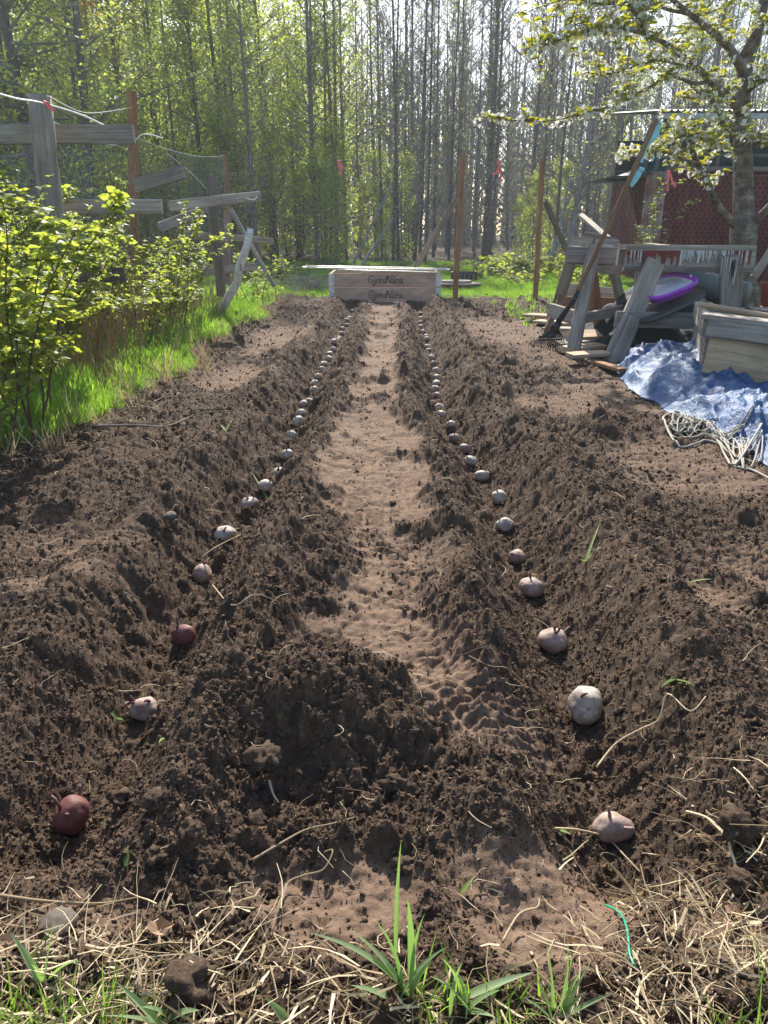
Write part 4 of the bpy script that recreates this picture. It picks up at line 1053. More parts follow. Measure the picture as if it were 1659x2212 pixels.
for a0, a1, d0, mm in ((1355,1400,.045,mbr),(1400,1435,.03,mbr),(1440,1475,.035,mbr),(1560,1585,.03,mbw),(1505,1520,.02,mbw),(1590,1610,.025,mbr)):
    n_ = 9
    for i in range(n_):
        pA_ = at(a0+(a1-a0)*i/n_, 541, yF); pB_ = at(a0+(a1-a0)*(i+1)/n_, 541, yF); dd = d0*rs2.uniform(.5,1.2)
        mm.quad((pA_.x, yF-.0006, pA_.z), (pB_.x, yF-.0006, pB_.z), (pB_.x, yF-.0006, pB_.z-dd), (pA_.x, yF-.0006, pA_.z-dd))
build(mbr, 'red_paint_drips', PAINTR, t); build(mbw, 'white_paint_drips', PAINTW, t)
mb = MB()
for k in range(14):
    q = at(1560+rs2.random()*34, 552+rs2.random()*12, 4.26-.0005); L_ = rs2.uniform(.04,.2); w_ = rs2.uniform(.0015,.005)
    mb.poly([(q.x-w_, 4.258, q.z), (q.x-w_*.4, 4.258, q.z-L_), (q.x+w_*.4, 4.258, q.z-L_*.95), (q.x+w_, 4.258, q.z)][::-1])
build(mb, 'leg_paint', PAINTW, t)
o = plank('white_board', at(1395, 528, 5.2), at(1500, 536, 5.0), .14, .02, PALEW, None, face=(0,0,1)); props(o, 'pale board lying flat behind the large sawhorse beam', 'board')
o = plank('lean_board', at(1675, 530, 5.2), at(1628, 600, 5.2), .05, .03, GREYW, None); props(o, 'grey stake slanting in from the right edge above the roll', 'stake')
# boards on edge and flat boards under the small sawhorse
BG = 'loose boards under and around the small sawhorse'
for k, (a, b, Ya, Yb, w, th, f, mt, lb) in enumerate((
  ((1225,626),(1345,640),6.0,5.8,.11,.03,(0,-1,0),GREYW,'grey plank on edge seen through the small sawhorse, upper one'),
  ((1215,655),(1345,660),5.7,5.6,.10,.03,(0,-1,0),BROWNW,'brown plank on edge below the grey one behind the small sawhorse'),
  ((1138,680),(1215,684),6.6,6.4,.16,.02,(0,0,1),PALEW,'pale board sticking out left, farthest of the flat boards'),
  ((1160,694),(1300,704),6.3,6.1,.14,.02,(0,0,1),PALEW,'second pale flat board from the back'),
  ((1180,708),(1320,716),6.0,5.8,.14,.02,(0,0,1),GREYW,'greyish flat board in the middle of the pile'),
  ((1200,727),(1305,722),5.7,5.6,.12,.02,(0,-.3,1),PALEW,'pale board in the pile with its end behind the front leg'),
  ((1200,741),(1300,730),5.4,5.3,.10,.02,(0,-.3,1),GREYW,'narrow tilted board low in the pile'),
  ((1215,755),(1300,746),5.1,5.0,.13,.02,(0,0,1),PALEW,'wide pale board just behind the front leg'),
  ((1230,768),(1310,762),4.8,4.7,.12,.02,(0,0,1),PALEW,'nearest pale flat board, whitened by the sun'),
  ((1285,782),(1345,800),4.3,4.05,.05,.02,(0,0,1),BROWNW,'thin brown lath at the foot of the large sawhorse'))):
    p, q = at(*a, Ya), at(*b, Yb)
    if f[2] > .5: 
        z_ = .035+.012*(k%3); p = gnd(*a, z_); q = gnd(*b, z_+.01)
    o = plank('loose_board', p, q, w, th, mt, None, face=f, wob=.004); props(o, lb, 'board', BG)
for px, py, ln in ((1205,697,.18),(1262,713,.14),(1290,742,.2),(1250,783,.12),(1180,672,.1),(1315,790,.14)):
    pass
# ------------------------------------------------------------------ rake
t = thing('rake', 'leaf rake with a long brown handle and black fan head, leaning on the small sawhorse', 'rake', tuple(gnd(1190, 735, 0)))
top_r = at(1421, 258, 4.45); bot_r = at(1238, 650, 4.45); hd = at(1190, 722, 4.55)
log('handle', bot_r, top_r, .014, .013, HANDLE, t, bend=.004)
mb = MB(); mb.tube([bot_r+(top_r-bot_r)*.06, bot_r, at(1222,672,4.5), at(1206,696,4.52)], [.015,.017,.016,.02], 8)
mb.tube([at(1206,696,4.52), at(1196,712,4.55)], [.024,.03], 8)
build(mb, 'rake_socket', BLACKP, t, True)
hub = at(1200, 706, 4.53)
for k in range(16):
    f = k/15-.5; e = Vector((hub.x-.05+f*.24, hub.y-.03+.10*f, .012)); m1 = hub.lerp(e, .5)+Vector((f*.04,0,.01)); mb = MB()
    mb.tube([hub, m1, e+Vector((0,0,.02)), e+Vector((.005,-.015,-.005))], [.0035,.003,.003,.002], 4); build(mb, 'tine', BLACKP, t)
mb = MB(); mb.tube([hub.lerp(Vector((hub.x-.05+f*.24, hub.y-.03+.10*f, .012)), .55)+Vector((f*.02,0,.008)) for f in (-.5,-.25,0,.25,.5)], .006, 6); build(mb, 'tine_brace', BLACKP, t)
o = log('brown_stick', at(1218,626,5.1), at(1176,716,4.9), .011, .011, HANDLE, None); props(o, 'second thin brown stick standing against the left sawhorse leg', 'stick')

# ------------------------------------------------------------------ dark cloth heap, purple sled, roll, shovels
def clothmat(name, c1, c2, rough, spec, sheen=False, bs=18, bd=.006):
    m, nt, out = newmat(name); v = coords(nt); n1 = noisen(nt, v, 4, 6, .6); n2 = noisen(nt, v, bs, 5, .65); n3 = noisen(nt, v, 500, 2, .5)
    c = ramp(nt, n1.outputs[0], [(.3, c1), (.65, c2)])
    b = bump(nt, n2.outputs[0], .6, bd); b = bump(nt, n3.outputs[0], .3, .0008, b)
    bsdf(nt, out, c.outputs[0], rough, spec, b); return m
DARKCLOTH = clothmat('dark_green_ground_cloth', (.008,.014,.013), (.018,.030,.027), .75, .15)
def heapmesh(name, cx, cy_, rx, ry, h, seed, n=70, sharp=.5, folds=.35, flat=.0):
    ys, xs = np.meshgrid(np.linspace(-1.15, 1.15, n), np.linspace(-1.15, 1.15, n), indexing='ij')
    X = cx+xs*rx; Y = cy_+ys*ry; r = np.sqrt(xs**2+ys**2)*(1+.2*fbm(xs*1.5+seed, ys*1.5, seed, 2))
    rid = 1-np.abs(fbm((xs*1.2+.5*ys)*2+seed, (ys-.4*xs)*2.2, seed+5, 4))*2
    Z = h*np.clip(1-r**2.2, -.15, 1)**.6 if False else h*(1-sst(.25, 1.08, r)) 
    Z = Z*(1+folds*(rid-.6)) + .02*(rid-.5)*(r < 1.05) + .005
    idx = np.arange(n*n).reshape(n, n); F = np.stack([idx[:-1,:-1], idx[:-1,1:], idx[1:,1:], idx[1:,:-1]], -1).reshape(-1, 4)
    Z = np.where(r > 1.08, -.03, Z)
    return npmesh(name, np.stack([X, Y, Z], -1).reshape(-1, 3), F, True)
hp = at(1490, 640, 4.6)
o = link('cloth_heap', heapmesh('cloth_heap', hp.x+.02, 4.98, .60, .50, .36, 3, folds=.22), DARKCLOTH); props(o, 'heap of dark green ground cloth under the large sawhorse', 'ground cloth')
o = link('cloth_heap', heapmesh('cloth_heap', at(1430,740,4.3).x+.06, 4.50, .50, .28, .17, 8, folds=.2), DARKCLOTH); props(o, 'lower black fold of ground cloth spilling toward the blue tarp', 'ground cloth')
ROLLM = clothmat('grey_green_roll', (.05,.07,.06), (.10,.125,.11), .55, .4)
o = log('cloth_roll', at(1440, 597, 5.3), at(1612, 640, 5.0), .085, .095, ROLLM, None, bend=.02, n=20); props(o, 'rolled grey green cloth lying behind the large sawhorse', 'cloth roll')
# sled / tray
t = thing('purple_tray', 'shallow white tray with a violet rim, tilted on the dark heap', 'tray', tuple(at(1435, 622, 4.32)))
cP = at(1437, 621, 4.30); ux = (at(1487,600,4.34)-at(1384,642,4.26)); Lx = ux.length/2; ux.normalize(); uy = Vector((.10,.72,.20)).normalized(); uy = (uy-ux*ux.dot(uy)).normalized(); uz = ux.cross(uy)
if uz.z < 0: uz = -uz
def tring(f, z, n=36, lx=Lx, ly=.13):
    out_ = []
    for k in range(n):
        a = 6.283*k/n; ca, sa = math.cos(a), math.sin(a); e = .55
        out_.append(cP + ux*lx*f*math.copysign(abs(ca)**e, ca)*(1-.12*sa*0) + uy*ly*f*math.copysign(abs(sa)**e, sa) + uz*z)
    return out_
VIO = plain('violet_rim', (.36,.07,.50), .35, .5, var=.1); TRAYW = plain('white_tray', (.66,.66,.70), .3, .5, var=.06)
def rings(name, R_, mat, close=False):
    mb = MB(); n_ = len(R_[0])
    for a, b in zip(R_[:-1], R_[1:]):
        for k in range(n_): mb.quad(a[k], a[(k+1)%n_], b[(k+1)%n_], b[k])
    if close: mb.poly(R_[-1])
    build(mb, name, mat, t, True)
rings('rim', [tring(1.0, .0), tring(1.02, .014), tring(.98, .020), tring(.90, .017), tring(.87, .004)], VIO)
rings('pan', [tring(.865, .004), tring(.78, -.004), tring(.5, -.006)], TRAYW, True)
rings('underside', [tring(1.0, -.002), tring(.85, -.03)], VIO, True)
t2 = thing('grey_lid', 'grey board sled resting under the violet tray', 'lid', tuple(at(1440, 655, 4.25)))
t = t2; cP = at(1440, 660, 4.24); uy = Vector((.05,.8,.16)).normalized(); uy = (uy-ux*ux.dot(uy)).normalized(); uz = ux.cross(uy); uz = uz if uz.z > 0 else -uz
ux = (at(1510,612,4.28)-at(1372,678,4.16)).normalized()
rings('board', [tring(.9, -.012, ly=.12, lx=Lx*1.35), tring(1.0, -.004, ly=.12, lx=Lx*1.35), tring(1.0, .006, ly=.12, lx=Lx*1.35), tring(.92, .010, ly=.12, lx=Lx*1.35)], plain('grey_lid_plastic', (.05,.055,.045), .5, .4), True)
# white leg end/vertical board behind the heap on the right, red pot
t = thing('flower_pot', 'dark red pot standing at the right edge beside the box', 'pot', tuple(gnd(1652, 668, 0)))
pc = at(1663, 660, 5.0); mb = MB(); n_ = 24; prof = [(.055,0),(.075,.12),(.080,.12),(.082,.145),(.075,.145),(.06,.03)]
z0_ = at(1650,660,5.0).z
for (r0, h0), (r1, h1) in zip(prof[:-1], prof[1:]):
    for k in range(n_):
        a, b = 6.283*k/n_, 6.283*(k+1)/n_
        mb.quad((pc.x+r0*math.cos(a), 5+r0*math.sin(a), z0_+h0), (pc.x+r0*math.cos(b), 5+r0*math.sin(b), z0_+h0), (pc.x+r1*math.cos(b), 5+r1*math.sin(b), z0_+h1), (pc.x+r1*math.cos(a), 5+r1*math.sin(a), z0_+h1))
build(mb, 'pot_wall', REDPOT, t, True)
mb = MB(); mb.tube([(pc.x,5,0),(pc.x,5,z0_)], .055, 20); build(mb, 'pot_base', REDPOT, t, True)

# ------------------------------------------------------------------ planting box at the right
t = thing('planting_box', 'raised grey timber box on a short leg, cut off by the right edge', 'planter', (1.45, 3.15, 0))
a = at(1529, 707, 3.25); b = at(1800, 742, 3.0)
plank('top_rail', a, b, .085, .05, GREYW, t, face=(0,-1,.1), wob=.002)
plank('rail_cap', a+Vector((.0,.06,.046)), b+Vector((0,.06,.046)), .13, .02, GREYW, t, face=(0,0,1), wob=.002)
a2 = at(1526, 762, 3.26); b2 = at(1800, 815, 3.02); plank('side_board', a2, b2, .17, .03, PALEW, t, wob=.002)
c0 = a+Vector((.01,.02,0)); plank('end_rail', c0, c0+Vector((.25,.75,0)), .085, .04, GREYW, t, face=(-1,.2,0)); c1 = a2+Vector((.01,.02,0)); plank('end_board', c1, c1+Vector((.25,.75,0)), .17, .03, GREYW, t, face=(-1,.2,0))
c2 = a2+Vector((.26,.80,.0)); plank('back_board', c2, c2+Vector((.9,-.1,0)), .25, .03, GREYW, t)
plank('bottom', a2+Vector((.2,.4,-.02)), b2+Vector((.25,.4,-.02)), .7, .02, GREYD, t, face=(0,0,1))
lg = at(1568, 828, 3.35); plank('leg', (lg.x, 3.35, -.02), (lg.x, 3.35, a2.z-.04), .10, .05, GREYD, t)
lg = at(1568, 828, 3.35); plank('leg', (lg.x+.2, 3.95, -.02), (lg.x+.2, 3.95, a2.z-.04), .08, .05, GREYD, t)
o = log('tool_handle', at(1511, 658, 3.6), at(1760, 700, 3.25), .013, .014, PALEW, None, bend=.002); props(o, 'smooth pale tool handle lying over the planting box', 'tool handle')
t = thing('black_bucket', 'black plastic bucket lying in the planting box under the tool handle', 'bucket', tuple(at(1620, 685, 3.5)))
c = at(1615, 690, 3.55); mb = MB(); mb.tube([c, c+Vector((.30,-.02,-.02))], [.05,.065], 20, caps=True); build(mb, 'body', BLACKP, t, True)
mb = MB(); mb.tube([c+Vector((-.004,0,0)), c+Vector((.012,0,0))], .056, 20); build(mb, 'rim', BLACKP, t, True)
mb = MB(); mb.tube([c+Vector((.0,.0,.05)), c+Vector((-.05,-.02,.07)), c+Vector((-.07,-.03,.03)), c+Vector((-.05,-.03,-.02))], .004, 6); build(mb, 'handle', BLACKP, t, True)

# ------------------------------------------------------------------ blue tarp and rope
m, nt, out = newmat('blue_tarp'); v = coords(nt); n1 = noisen(nt, v, 2.2, 6, .62); n2 = noisen(nt, v, 9, 6, .65); n3 = noisen(nt, v, 34, 5, .65)
c = ramp(nt, n1.outputs[0], [(.30, (.018,.055,.14)), (.52, (.03,.09,.21)), (.68, (.15,.20,.28))])
d = ramp(nt, n3.outputs[0], [(.56, (0,0,0)), (.72, (.7,.7,.7))]); c3 = mixc(nt, d.outputs[0], c.outputs[0], (.30,.30,.30))  # pale grey patches put the plastic's whitish sheen into the colour
b_ = bump(nt, n2.outputs[0], .9, .016); b_ = bump(nt, n3.outputs[0], 1.0, .012, b_)
bsdf(nt, out, c3, .52, .35, b_); TARP = m
edge = [gnd(*q, .02) for q in ((1322,797),(1352,772),(1400,764),(1450,766),(1520,778),(1600,790),(1800,800),(1990,900),(1990,1080),(1800,1035),(1659,1008),(1600,975),(1560,955),(1520,925),(1475,905),(1440,885),(1420,862),(1385,850),(1345,818))]
ex = np.array([p.x for p in edge]); ey = np.array([p.y for p in edge])
def polyd(x, y, px, py):       # signed distance to polygon, positive inside
    d = np.full(x.shape, 1e9); ins = np.zeros(x.shape, bool); n = len(px)
    for i in range(n):
        x0, y0_, x1, y1_ = px[i], py[i], px[(i+1)%n], py[(i+1)%n]; dx, dy = x1-x0, y1_-y0_
        t = np.clip(((x-x0)*dx+(y-y0_)*dy)/(dx*dx+dy*dy), 0, 1); d = np.minimum(d, np.hypot(x-x0-t*dx, y-y0_-t*dy))
        c = ((y0_ > y) != (y1_ > y)) & (x < (x1-x0)*(y-y0_)/(y1_-y0_+1e-12)+x0); ins ^= c
    return np.where(ins, d, -d)
nx_, ny_ = 210, 230
tx = np.linspace(ex.min()-.05, ex.max()+.05, nx_); ty_ = np.linspace(ey.min()-.05, ey.max()+.05, ny_); TX, TY = np.meshgrid(tx, ty_)
wx = TX+.05*fbm(TX*5, TY*5, 600, 3); wy = TY+.05*fbm(TX*5, TY*5, 601, 3)
D = polyd(wx, wy, ex, ey)
rid1 = 1-np.abs(fbm((wx*.8+wy*.6)*3.0, (wy-.8*wx)*1.1, 610, 2))*2.2; rid2 = 1-np.abs(fbm((wx-wy*.5)*8, (wy+wx*.7)*4, 620, 2))*2.2
cre = np.clip(1-np.abs(fbm((wx*.9+wy*.3)*5, (wy-.6*wx)*2.5, 631, 3))*5, 0, 1)**2
hh = .02 + .022*cre*sst(0, .05, D) + .07*sst(0, .10, D)*np.clip(rid1, 0, 1)**2 + .022*sst(0, .06, D)*np.clip(rid2, 0, 1)**3
hh = hh + .09*np.exp(-(((TX-1.52)/.25)**2 + ((TY-3.55)/.35)**2)) + .05*np.exp(-(((TX-1.42)/.12)**2 + ((TY-2.9)/.4)**2)) + .05*np.exp(-(((TX-1.9)/.4)**2 + ((TY-3.2)/.4)**2))
hh = hh*sst(-.01, .05, D) + .006
base_ = height(TX, TY, False)*(np.abs(TX) < .52*TY+.45); TZ = np.maximum(base_, 0)*.6 + hh
idx = np.arange(nx_*ny_).reshape(ny_, nx_); Dq = np.minimum(np.minimum(D[:-1,:-1], D[:-1,1:]), np.minimum(D[1:,1:], D[1:,:-1])); kp = (Dq > -.008).ravel()
F = np.stack([idx[:-1,:-1], idx[:-1,1:], idx[1:,1:], idx[1:,:-1]], -1).reshape(-1, 4)[kp]
# drop unused vertices
used = np.unique(F); remap = np.full(nx_*ny_, -1); remap[used] = np.arange(len(used))
VT = np.stack([TX, TY, TZ], -1).reshape(-1, 3)[used]
o = link('blue_tarp', npmesh('blue_tarp', VT, remap[F], True), TARP); props(o, 'crumpled blue plastic tarp with silvery sheen painted in, spread on the ground at the right', 'tarp')
sm = o.modifiers.new('thick', 'SOLIDIFY'); sm.thickness = .004; sm.offset = 0
def tarp_z(x, y):
    i = min(max(int((x-tx[0])/(tx[1]-tx[0])), 0), nx_-1); j = min(max(int((y-ty_[0])/(ty_[1]-ty_[0])), 0), ny_-1)
    return float(TZ[j, i]) if D[j, i] > -.01 else top1(x, y)
ROPE = plain('white_braided_rope', (.34,.31,.25), .8, nscale=300, bmp=.5)
def rope(label, pix, r, jitter=0):
    Q = []; P = []
    for a, b in pix:
        g = gnd(a, b, .03); z = tarp_z(g.x, g.y); g = gnd(a, b, z+.01); g.z = tarp_z(g.x, g.y); P.append(g)
    for i in range(len(P)-1):
        a, b, c, d = P[max(i-1,0)], P[i], P[i+1], P[min(i+2,len(P)-1)]
        for k in range(6):
            t = k/6; q = .5*((2*b)+(c-a)*t+(2*a-5*b+4*c-d)*t*t+(-a+3*b-3*c+d)*t**3)
            q.z = max(q.z, tarp_z(q.x, q.y)) + r + jitter*(.5+.5*mnoise.noise(Vector((i*1.3+k*.2, r*900, 1)))); Q.append(q)
    mb = MB(); mb.tube(Q, r, 7); o = build(mb, 'rope', ROPE, None, True); props(o, label, 'rope', 'white rope lying over the blue tarp')
rope('white rope trailing from the tarp corner down to the right edge', [(1440,915),(1470,945),(1530,955),(1575,975),(1590,1000),(1625,1018),(1680,1040)], .0038)
rope('double white rope along the left rim of the tarp', [(1470,868),(1455,890),(1432,905),(1450,940),(1490,950),(1540,945),(1570,925),(1600,930),(1650,915)], .0036, .01)
rnd = random.Random(12); pts = []
for k in range(64): pts.append((1535+62*math.cos(k*.23)+26*math.cos(k*1.35)+rnd.uniform(-9,9), 918+14*math.sin(k*.31)+11*math.sin(k*1.2)+rnd.uniform(-4,4)))
rope('tangled white rope heap on the front part of the tarp', pts, .0027, .03)
pts = [(1470+18*math.cos(k*.3)+22*math.cos(k*1.25)+rnd.uniform(-7,7)+k, 912+8*math.sin(k*.4)+10*math.sin(k*1.15)+rnd.uniform(-3,3)) for k in range(34)]
rope('looser white rope loops hanging off the tarp onto the soil', pts, .0027, .018)
pts = [(1600+30*math.cos(k*.3)+22*math.cos(k*1.3)+rnd.uniform(-7,7), 925+6*math.sin(k*.4)+9*math.sin(k*1.1)+rnd.uniform(-3,3)) for k in range(26)]
rope('small white rope tangle nearest the right edge on the tarp', pts, .0027, .018)
rope('thin pale rope along the back edge of the tarp', [(1385,775),(1410,765),(1440,772),(1470,770),(1500,776)], .0035, .004)
mb = MB(); mb.tube([at(1418,858,3.2)]*1+[at(1440,852,3.2)], .006, 6); mb.tube([at(1438,838,3.2), at(1442,868,3.2)], .008, 6); o = build(mb, 'tarp_peg', BLACKP); props(o, 'small black plastic peg on the tarp', 'peg')
# things beyond the frames
t = thing('round_lid', 'round weathered wooden lid lying in the grass behind the right brown post', 'lid', tuple(at(985, 615, 10.0)))
c = gnd(985, 618, .06); mb = MB(); mb.tube([(c.x, c.y, .04), (c.x, c.y, .10)], [.30,.33], 28); build(mb, 'disc', GREYD, t); mb = MB(); mb.tube([(c.x, c.y, .10), (c.x, c.y, .13)], [.2,.19], 28); build(mb, 'raised_centre', GREYW, t)
c = gnd(1002, 606, .06); t = thing('dark_crate', 'small dark crate behind the round lid', 'crate', (c.x, c.y, .03)); mb = MB()
w_ = .17
for s_ in (-1, 1): mb.box((c.x-w_, c.y+s_*.12-.01, .04), (c.x+w_, c.y+s_*.12+.01, .18)); mb.box((c.x+s_*w_-.01, c.y-.109, .04), (c.x+s_*w_+.01, c.y+.109, .178))
mb.box((c.x-w_+.012, c.y-.105, .04), (c.x+w_-.012, c.y+.105, .06)); build(mb, 'crate_box', BLACKP, t)
for k in range(5): 
    x_ = c.x-.12+k*.06; mb = MB(); mb.box((x_-.012, c.y-.134, .06), (x_+.012, c.y-.1305, .17)); build(mb, 'slat', GREYD, t)
# ------------------------------------------------------------------ shed at the right
t = thing('garden_shed', 'low dark red shed with an open loft and a corrugated left corner, behind the net', 'shed', (4.4, 10.2, 0))
REDW = wood('dark_red_boards', (.075,.013,.013), (.135,.025,.024), grain=.6, knots=False)
YS = 10.2; x0_ = at(1437, 400, YS).x; zt_ = at(1500, 371, YS).z; xe = x0_+3.9; bw = .16; k = 0; X = x0_
rb = random.Random(2)
while X < xe:
    plank('board', (X+bw/2, YS+rb.uniform(-.003,.003), -.02), (X+bw/2, YS, zt_), bw-.006, .022, REDW, t, wob=.001, seg=2, rough=.4); X += bw
plank('top_plate', (x0_-.02, YS-.02, zt_+.03), (xe, YS-.02, zt_+.03), .06, .05, GREYD, t)
for i in range(12): plank('side_plank', (x0_+.01, YS+.04+i*.2, -.02), (x0_+.01, YS+.04+i*.2, zt_), .19, .022, REDW, t, face=(-1,0,0), wob=.001, seg=2, rough=.4)
# corrugated strip at the corner
m, nt, out = newmat('rusty_corrugated_sheet'); v = coords(nt); n1 = noisen(nt, v, 6, 6, .7); c = ramp(nt, n1.outputs[0], [(.38, (.30,.28,.27)), (.52, (.22,.11,.085)), (.64, (.16,.05,.04))]); bsdf(nt, out, c.outputs[0], .6, .4, bump(nt, n1.outputs[0], .3, .004)); CORR = m
def corrugated(name, a, b, up, pitch, depth, mat, par, n=6):
    a = Vector(a); b = Vector(b); up = Vector(up); X_ = b-a; L = X_.length; X_.normalize(); Nn = X_.cross(up).normalized(); m_ = int(L/pitch*n); mb = MB(); pr = None
    for i in range(m_+1):
        s_ = L*i/m_; o_ = Nn*depth*math.sin(2*math.pi*s_/pitch); p = a+X_*s_+o_
        if pr is not None: mb.quad(pr, p, p+up, pr+up)
        pr = p
    return build(mb, name, mat, par, True)
xa = at(1393, 400, YS-.03).x; corrugated('corner_sheet', (xa, YS-.05, 0), (x0_-.005, YS-.05, 0), (0,0,zt_), .075, .013, CORR, t)
DARKIN = plain('loft_shade_boards', (.03,.035,.035), .8); TARPG = clothmat('old_green_tarpaulin', (.025,.05,.05), (.06,.10,.10), .5, .4)  # inside boards coloured near black to carry the shade of the loft
zr = at(1500, 250, YS-.2).z
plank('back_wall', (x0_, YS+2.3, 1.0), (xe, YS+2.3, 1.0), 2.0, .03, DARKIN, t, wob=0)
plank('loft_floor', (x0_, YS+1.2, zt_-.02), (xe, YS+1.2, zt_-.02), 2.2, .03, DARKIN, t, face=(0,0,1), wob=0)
for px in (1432, 1556, 1690): q = at(px, 310, YS); plank('stud', (q.x, YS+.02, zt_+.06), (q.x, YS+.02, zr), .05, .04, GREYD, t)
plank('loft_rail', (x0_, YS+.03, at(1500,335,YS).z), (xe, YS+.03, at(1500,335,YS).z), .04, .03, GREYD, t)
corrugated('roof_sheet', (x0_-.25, YS-.35, zr+.04), (xe+.2, YS-.35, zr+.04), (0, 2.9, .35), .076, .01, plain('grey_roof_sheet', (.25,.28,.29), .5, .4), t)
plank('eave_board', (x0_-.22, YS-.33, zr-.02), (xe, YS-.33, zr-.02), .06, .025, plain('dull_white_trim', (.35,.37,.38), .6), t, wob=.002)
o = link('loft_tarpaulin', heapmesh('loft_tarpaulin', at(1600,330,YS).x, YS+.9, 1.3, .6, .42, 13, folds=.5), TARPG, None, Matrix.Translation((0,0,zt_+.0))); props(o, 'folded old green tarpaulin stored in the open loft of the shed', 'tarpaulin')
# hanging green sheet at the loft's left end
mb = MB(); n_ = 22; qa = at(1362, 372, YS-.25); qb = at(1440, 372, YS-.25); zt2 = at(1400, 285, YS-.25).z
for i in range(n_):
    f0, f1 = i/n_, (i+1)/n_; w0, w1 = .04*math.sin(f0*17)+.02*math.sin(f0*41), .04*math.sin(f1*17)+.02*math.sin(f1*41)
    mb.quad((qa.x+(qb.x-qa.x)*f0, qa.y+w0, qa.z-.05*math.sin(f0*5)), (qa.x+(qb.x-qa.x)*f1, qa.y+w1, qa.z-.05*math.sin(f1*5)), (qa.x+(qb.x-qa.x)*(.45+.55*f1), qa.y+.05+w1*.5, zt2+.1), (qa.x+(qb.x-qa.x)*(.45+.55*f0), qa.y+.05+w0*.5, zt2+.1))
build(mb, 'hanging_sheet', TARPG, t, True)

# ------------------------------------------------------------------ leaf shapes
def leafmesh(name, L, W, n=7, jag=.12, fold=.25, droop=.35, lobes=0):
    """a single toothed leaf, folded along its rib, base at the origin pointing +X"""
    mb = MB(); rib = []; le = []; ri = []
    for k in range(n+1):
        f = k/n; w = W*.5*(math.sin(math.pi*f**.8)**.75)*(1+(jag if k % 2 else -jag)); x = L*f; z = -droop*L*f*f
        rib.append((x, 0, z)); le.append((x-(.06*L if k % 2 else 0), w, z+w*fold)); ri.append((x-(.06*L if k % 2 else 0), -w, z+w*fold))
    for k in range(n):
        a, b = rib[k], rib[k+1]
        if k == 0: mb.tri(a, b, le[1]); mb.tri(a, ri[1], b)
        elif k == n-1: mb.tri(a, b, le[k]); mb.tri(a, ri[k], b)
        else: mb.quad(a, b, le[k+1], le[k]); mb.quad(a, ri[k], ri[k+1], b)
    return mb.mesh(name, True)
def trifoliate(name, L, nn=7):        # raspberry: three leaflets
    mb = MB(); src = leafmesh('tmp', L, L*.72, nn, .14, .22, .35)
    for ang, off, s_ in ((0, .45, 1.0), (1.15, .18, .8), (-1.15, .18, .8)):
        M = Matrix.Translation((L*off, 0, 0)) @ Matrix.Rotation(ang, 4, 'Z') @ Matrix.Rotation(random.uniform(-.5,.5), 4, 'X') @ Matrix.Scale(s_, 4)
        i0 = len(mb.v); mb.v += [tuple(M @ v.co) for v in src.vertices]; mb.f += [tuple(i0+i for i in p.vertices) for p in src.polygons]
    mb.tube([(0,0,0),(L*.45,0,0)], L*.016, 3, caps=False)
    return mb.mesh(name, True)
LEAFS = [trifoliate('leaf', .045) for _ in range(3)] + [leafmesh('leaf', .042, .034) for _ in range(2)] + [leafmesh('leaf', .05, .04, 9, .16, .3, .6)]
for m_ in LEAFS: m_.materials.append(BERRYLEAF)
LOW = [trifoliate('leaf', .045, 3) for _ in range(3)] + [leafmesh('leaf', .042, .034, 5) for _ in range(2)] + [leafmesh('leaf', .05, .04, 5, .16, .3, .6)]
LEAFN = [(np.array([v.co[:] for v in m_.vertices]), [tuple(p.vertices) for p in m_.polygons]) for m_ in LOW]
CANE = plain('brown_cane', (.085,.05,.035), .7, nscale=40); CANEG = plain('greenish_grey_cane', (.14,.12,.075), .7, nscale=40)

